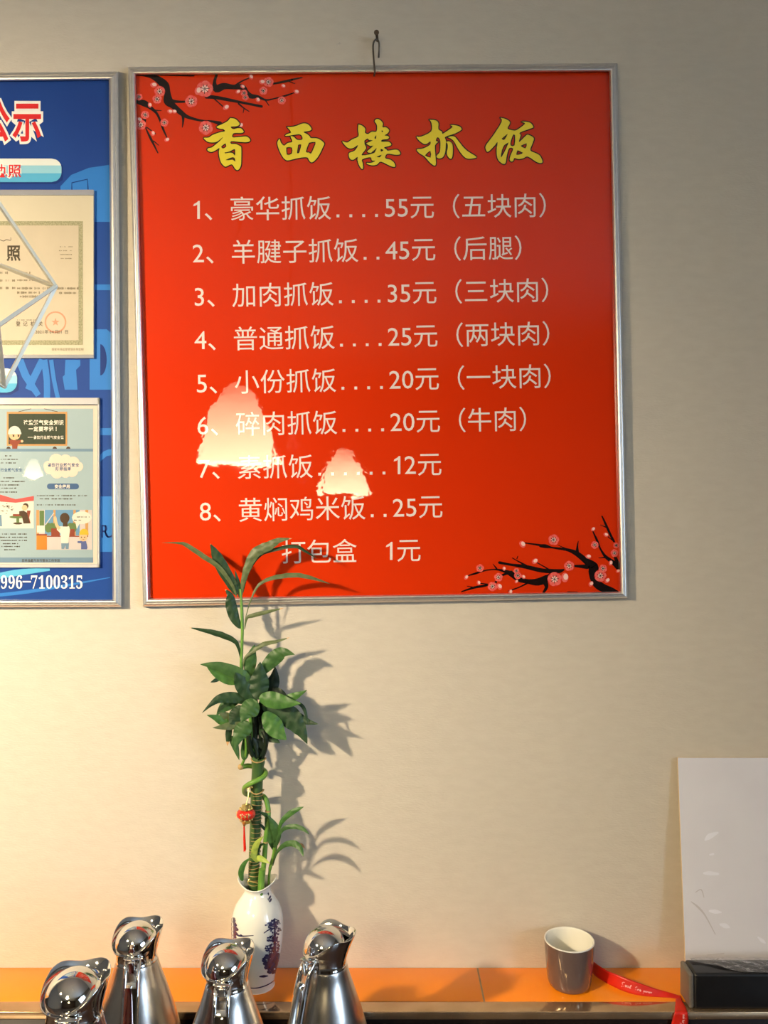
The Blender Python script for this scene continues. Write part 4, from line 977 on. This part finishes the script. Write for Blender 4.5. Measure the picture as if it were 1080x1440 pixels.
# ------------------------------------------------------------------ red ribbon
rb = thing('ribbon', 'red satin ribbon with pale script, running from behind the mug to the black box', 'ribbon', (.40, -.09, LZ))
def lp(px, py, z=LZ + .0006):   # pixel on a horizontal plane
    d = (CAMZ - z)*F/(py - CY); return Vector(((px - CX)*d/F, d + CAMY, z))
top = []; bot = []
for (tx, ty), (bx, by), lift in (((829,1347),(831,1365),.0),((837,1354),(838,1373),.0),((852,1364),(854,1383),0),((868,1370.5),(870,1391),0),((885,1377),(886,1397),0),((905,1384.5),(903,1400.5),0),((925,1391),(922,1402),0),((943,1396),(940,1403),0),((957,1400.5),(952,1404.5),0)):
    b = lp(bx, by); t = P(tx, ty, min(b.y + .006, -.004)); bot.append(b); top.append(t)
q1 = cr([tuple(t) + tuple(b) for t, b in zip(top, bot)], 6)
def R1(u, v):
    f = max(0, min(u, .9999))*(len(q1)-1); i = int(f); k = f - i; a = q1[i]; b = q1[i+1]
    t = Vector(a[:3]).lerp(Vector(b[:3]), k); bb = Vector(a[3:]).lerp(Vector(b[3:]), k); return t.lerp(bb, v)
mb = MB(); rows = [[R1(i/60, j/6) for j in range(7)] for i in range(61)]; mb.grid(rows, 0, True)
o1 = mb.build('band', m_ribbon, rb); so = o1.modifiers.new('thickness', 'SOLIDIFY'); so.thickness = .0003; so.offset = 0
yv = LC - .0016
fall = [(lp(957,1400.5), lp(950,1404.5)), (lp(960,1408,LZ+.0016), lp(950,1408,LZ+.0016)), (lp(965,1418,LZ+.0010), lp(949,1418,LZ+.0010)), (P(967,1424.5,yv), P(948.5,1424.5,yv)), (P(968,1434,yv-.0005), P(945.5,1434,yv-.0005)), (P(967,1448,yv-.001), P(942,1450,yv-.001)), (P(966,1478,yv), P(937,1482,yv))]
q2 = cr([tuple(a) + tuple(b) for a, b in fall], 5)
def R2(u, v):
    f = max(0, min(u, .9999))*(len(q2)-1); i = int(f); k = f - i; a = q2[i]; b = q2[i+1]
    t = Vector(a[:3]).lerp(Vector(b[:3]), k); bb = Vector(a[3:]).lerp(Vector(b[3:]), k); return t.lerp(bb, v)
mb = MB(); mb.grid([[R2(i/30, j/6) for j in range(7)] for i in range(31)], 0, True)
o2 = mb.build('band', m_ribbon, rb); so = o2.modifiers.new('thickness', 'SOLIDIFY'); so.thickness = .0003; so.offset = 0
SCRIPT = {c: chr(0x1D4EA + ord(c) - 97) for c in 'abcdefghijklmnopqrstuvwxyz'}; SCRIPT['J'] = chr(0x1D4D9); SCRIPT[' '] = ' '
def ribbon_text(Rf, u0, u1, v0, hgt, dy):
    mb = MB(); x = 0; items = []
    for ch in 'Just for you':
        if ch == ' ': x += .22; continue
        vs, fs = glyph(SCRIPT[ch], .02); a = min(v[0] for v in vs); w = max(v[0] for v in vs) - a; items.append((vs, fs, x - a)); x += w*.90
    for vs, fs, ox in items:
        mb.add([Rf(u0 + (u1-u0)*(p[0] + ox)/x, v0 - p[1]*hgt) + Vector((0, dy, .0004)) for p in vs], fs)
    return mb
ribbon_text(R1, .40, .705, .66, .50, -.0007).build('script_lettering', m_script, rb)
ribbon_text(lambda u, v: R2(1.36 - u, 1 - v), .40, .82, .75, .42, -.0007).build('script_lettering', m_script, rb)

# ------------------------------------------------------------------ black box with film, white board behind it
BX0, BYF, BYB, BZ1 = .466, -.1165, -.074, .897
bx = thing('plastic_wrapped_box', 'long black box with grey end cap under wrinkled clear film', 'box', (.7, -.095, LZ))
bevel(MB().box((BX0 + .006, BYF, LZ + .0004), (.95, BYB, BZ1)).build('body', m_boxk, bx), .005, 4)
bevel(MB().box((BX0 - .001, BYF + .0015, LZ + .0008), (BX0 + .007, BYB - .001, BZ1 - .0012)).build('end_cap', m_boxg, bx), .0035, 4)
fm = MB(); rows = []; random.seed(5)
for i in range(40):
    r = []
    for j in range(9):
        x = BX0 + .014 + (.95 - BX0 - .02)*i/39; v = j/8
        lim = BYB - .001 - (.012 + .030*min(1, max(0, (x - .49)/.06)))*v
        zz_ = BZ1 + .0012 + .0016*abs(math.sin(i*.9 + 2*v)) + random.uniform(0, .0009)
        r.append((x, lim, zz_))
    rows.append(r)
fm.grid(rows, 0, True).build('film', m_film, bx)
wb = thing('white_board', 'blank white foam board leaning on the wall behind the black box', 'board', (.7, -.03, LZ))
x0, x1, zt = .4855, .93, P(952, 1065, -.007).z
yt, yb_ = -.0065, -.044
th = .0042
nv = Vector((0, -(zt - LZ), -(yb_ - yt)*-1)); nv = Vector((0, -(zt-LZ), (yb_-yt)*-1 * -1)).normalized()
nv = Vector((0, -1, (yb_ - yt)/(zt - LZ)*-1)).normalized()*th
bb = [Vector((x0, yb_, LZ + .0008)), Vector((x1, yb_, LZ + .0008)), Vector((x1, yt, zt)), Vector((x0, yt, zt))]
fb = [p + nv*.12 for p in bb]; ff = [p + nv for p in bb]
core = MB(); core.add(bb + [p + nv*.88 for p in bb], [(3,2,1,0),(0,1,5,4),(1,2,6,5),(2,3,7,6),(3,0,4,7),(4,5,6,7)]); core.build('core', m_core, wb)
fs_ = MB(); fs_.add([p + nv*.885 for p in bb] + ff, [(4,5,6,7),(0,1,5,4),(1,2,6,5),(2,3,7,6),(3,0,4,7)]); fs_.build('face_sheet', m_foam, wb)

def BMp(px, py):
    z = CAMZ - (py - CY)*1.32/F; 
    for _ in range(4):
        y = yt + (yb_-yt)*(zt - z)/(zt - LZ) - th - .0005; z = CAMZ - (py - CY)*(y - CAMY)/F
    return Vector(((px - CX)*(y - CAMY)/F, y, z))
for pts in ([(992,1181,3),(998,1176,8),(1009,1171,3)], [(990,1228,3),(998,1228,6),(1010,1229,3)], [(998,1281,3),(1006,1282,6),(1014,1283,2)], [(1013,1300,3),(1020,1302,7),(1025,1304,3)], [(1066,1318,2),(1072,1323,5),(1076,1326,2)], [(998,1202,2),(1003,1201,3)]): sc_ = MB(); stroke(sc_, pts, BMp, 0, n=3); sc_.build('scuff_mark', m_scuff, wb)
for pts in ([(972,1268,1),(982,1276,3),(992,1288,2),(1006,1314,1)], [(978,1255,1),(986,1251,1.5),(990,1262,1)], [(994,1343,.6),(1018,1341,1.2)]): sc_ = MB(); stroke(sc_, pts, BMp, 0, n=4); sc_.build('scuff_mark', m_scuff2, wb)

# tidy up the lettering source
bpy.data.objects.remove(_fo); bpy.data.curves.remove(_fc)
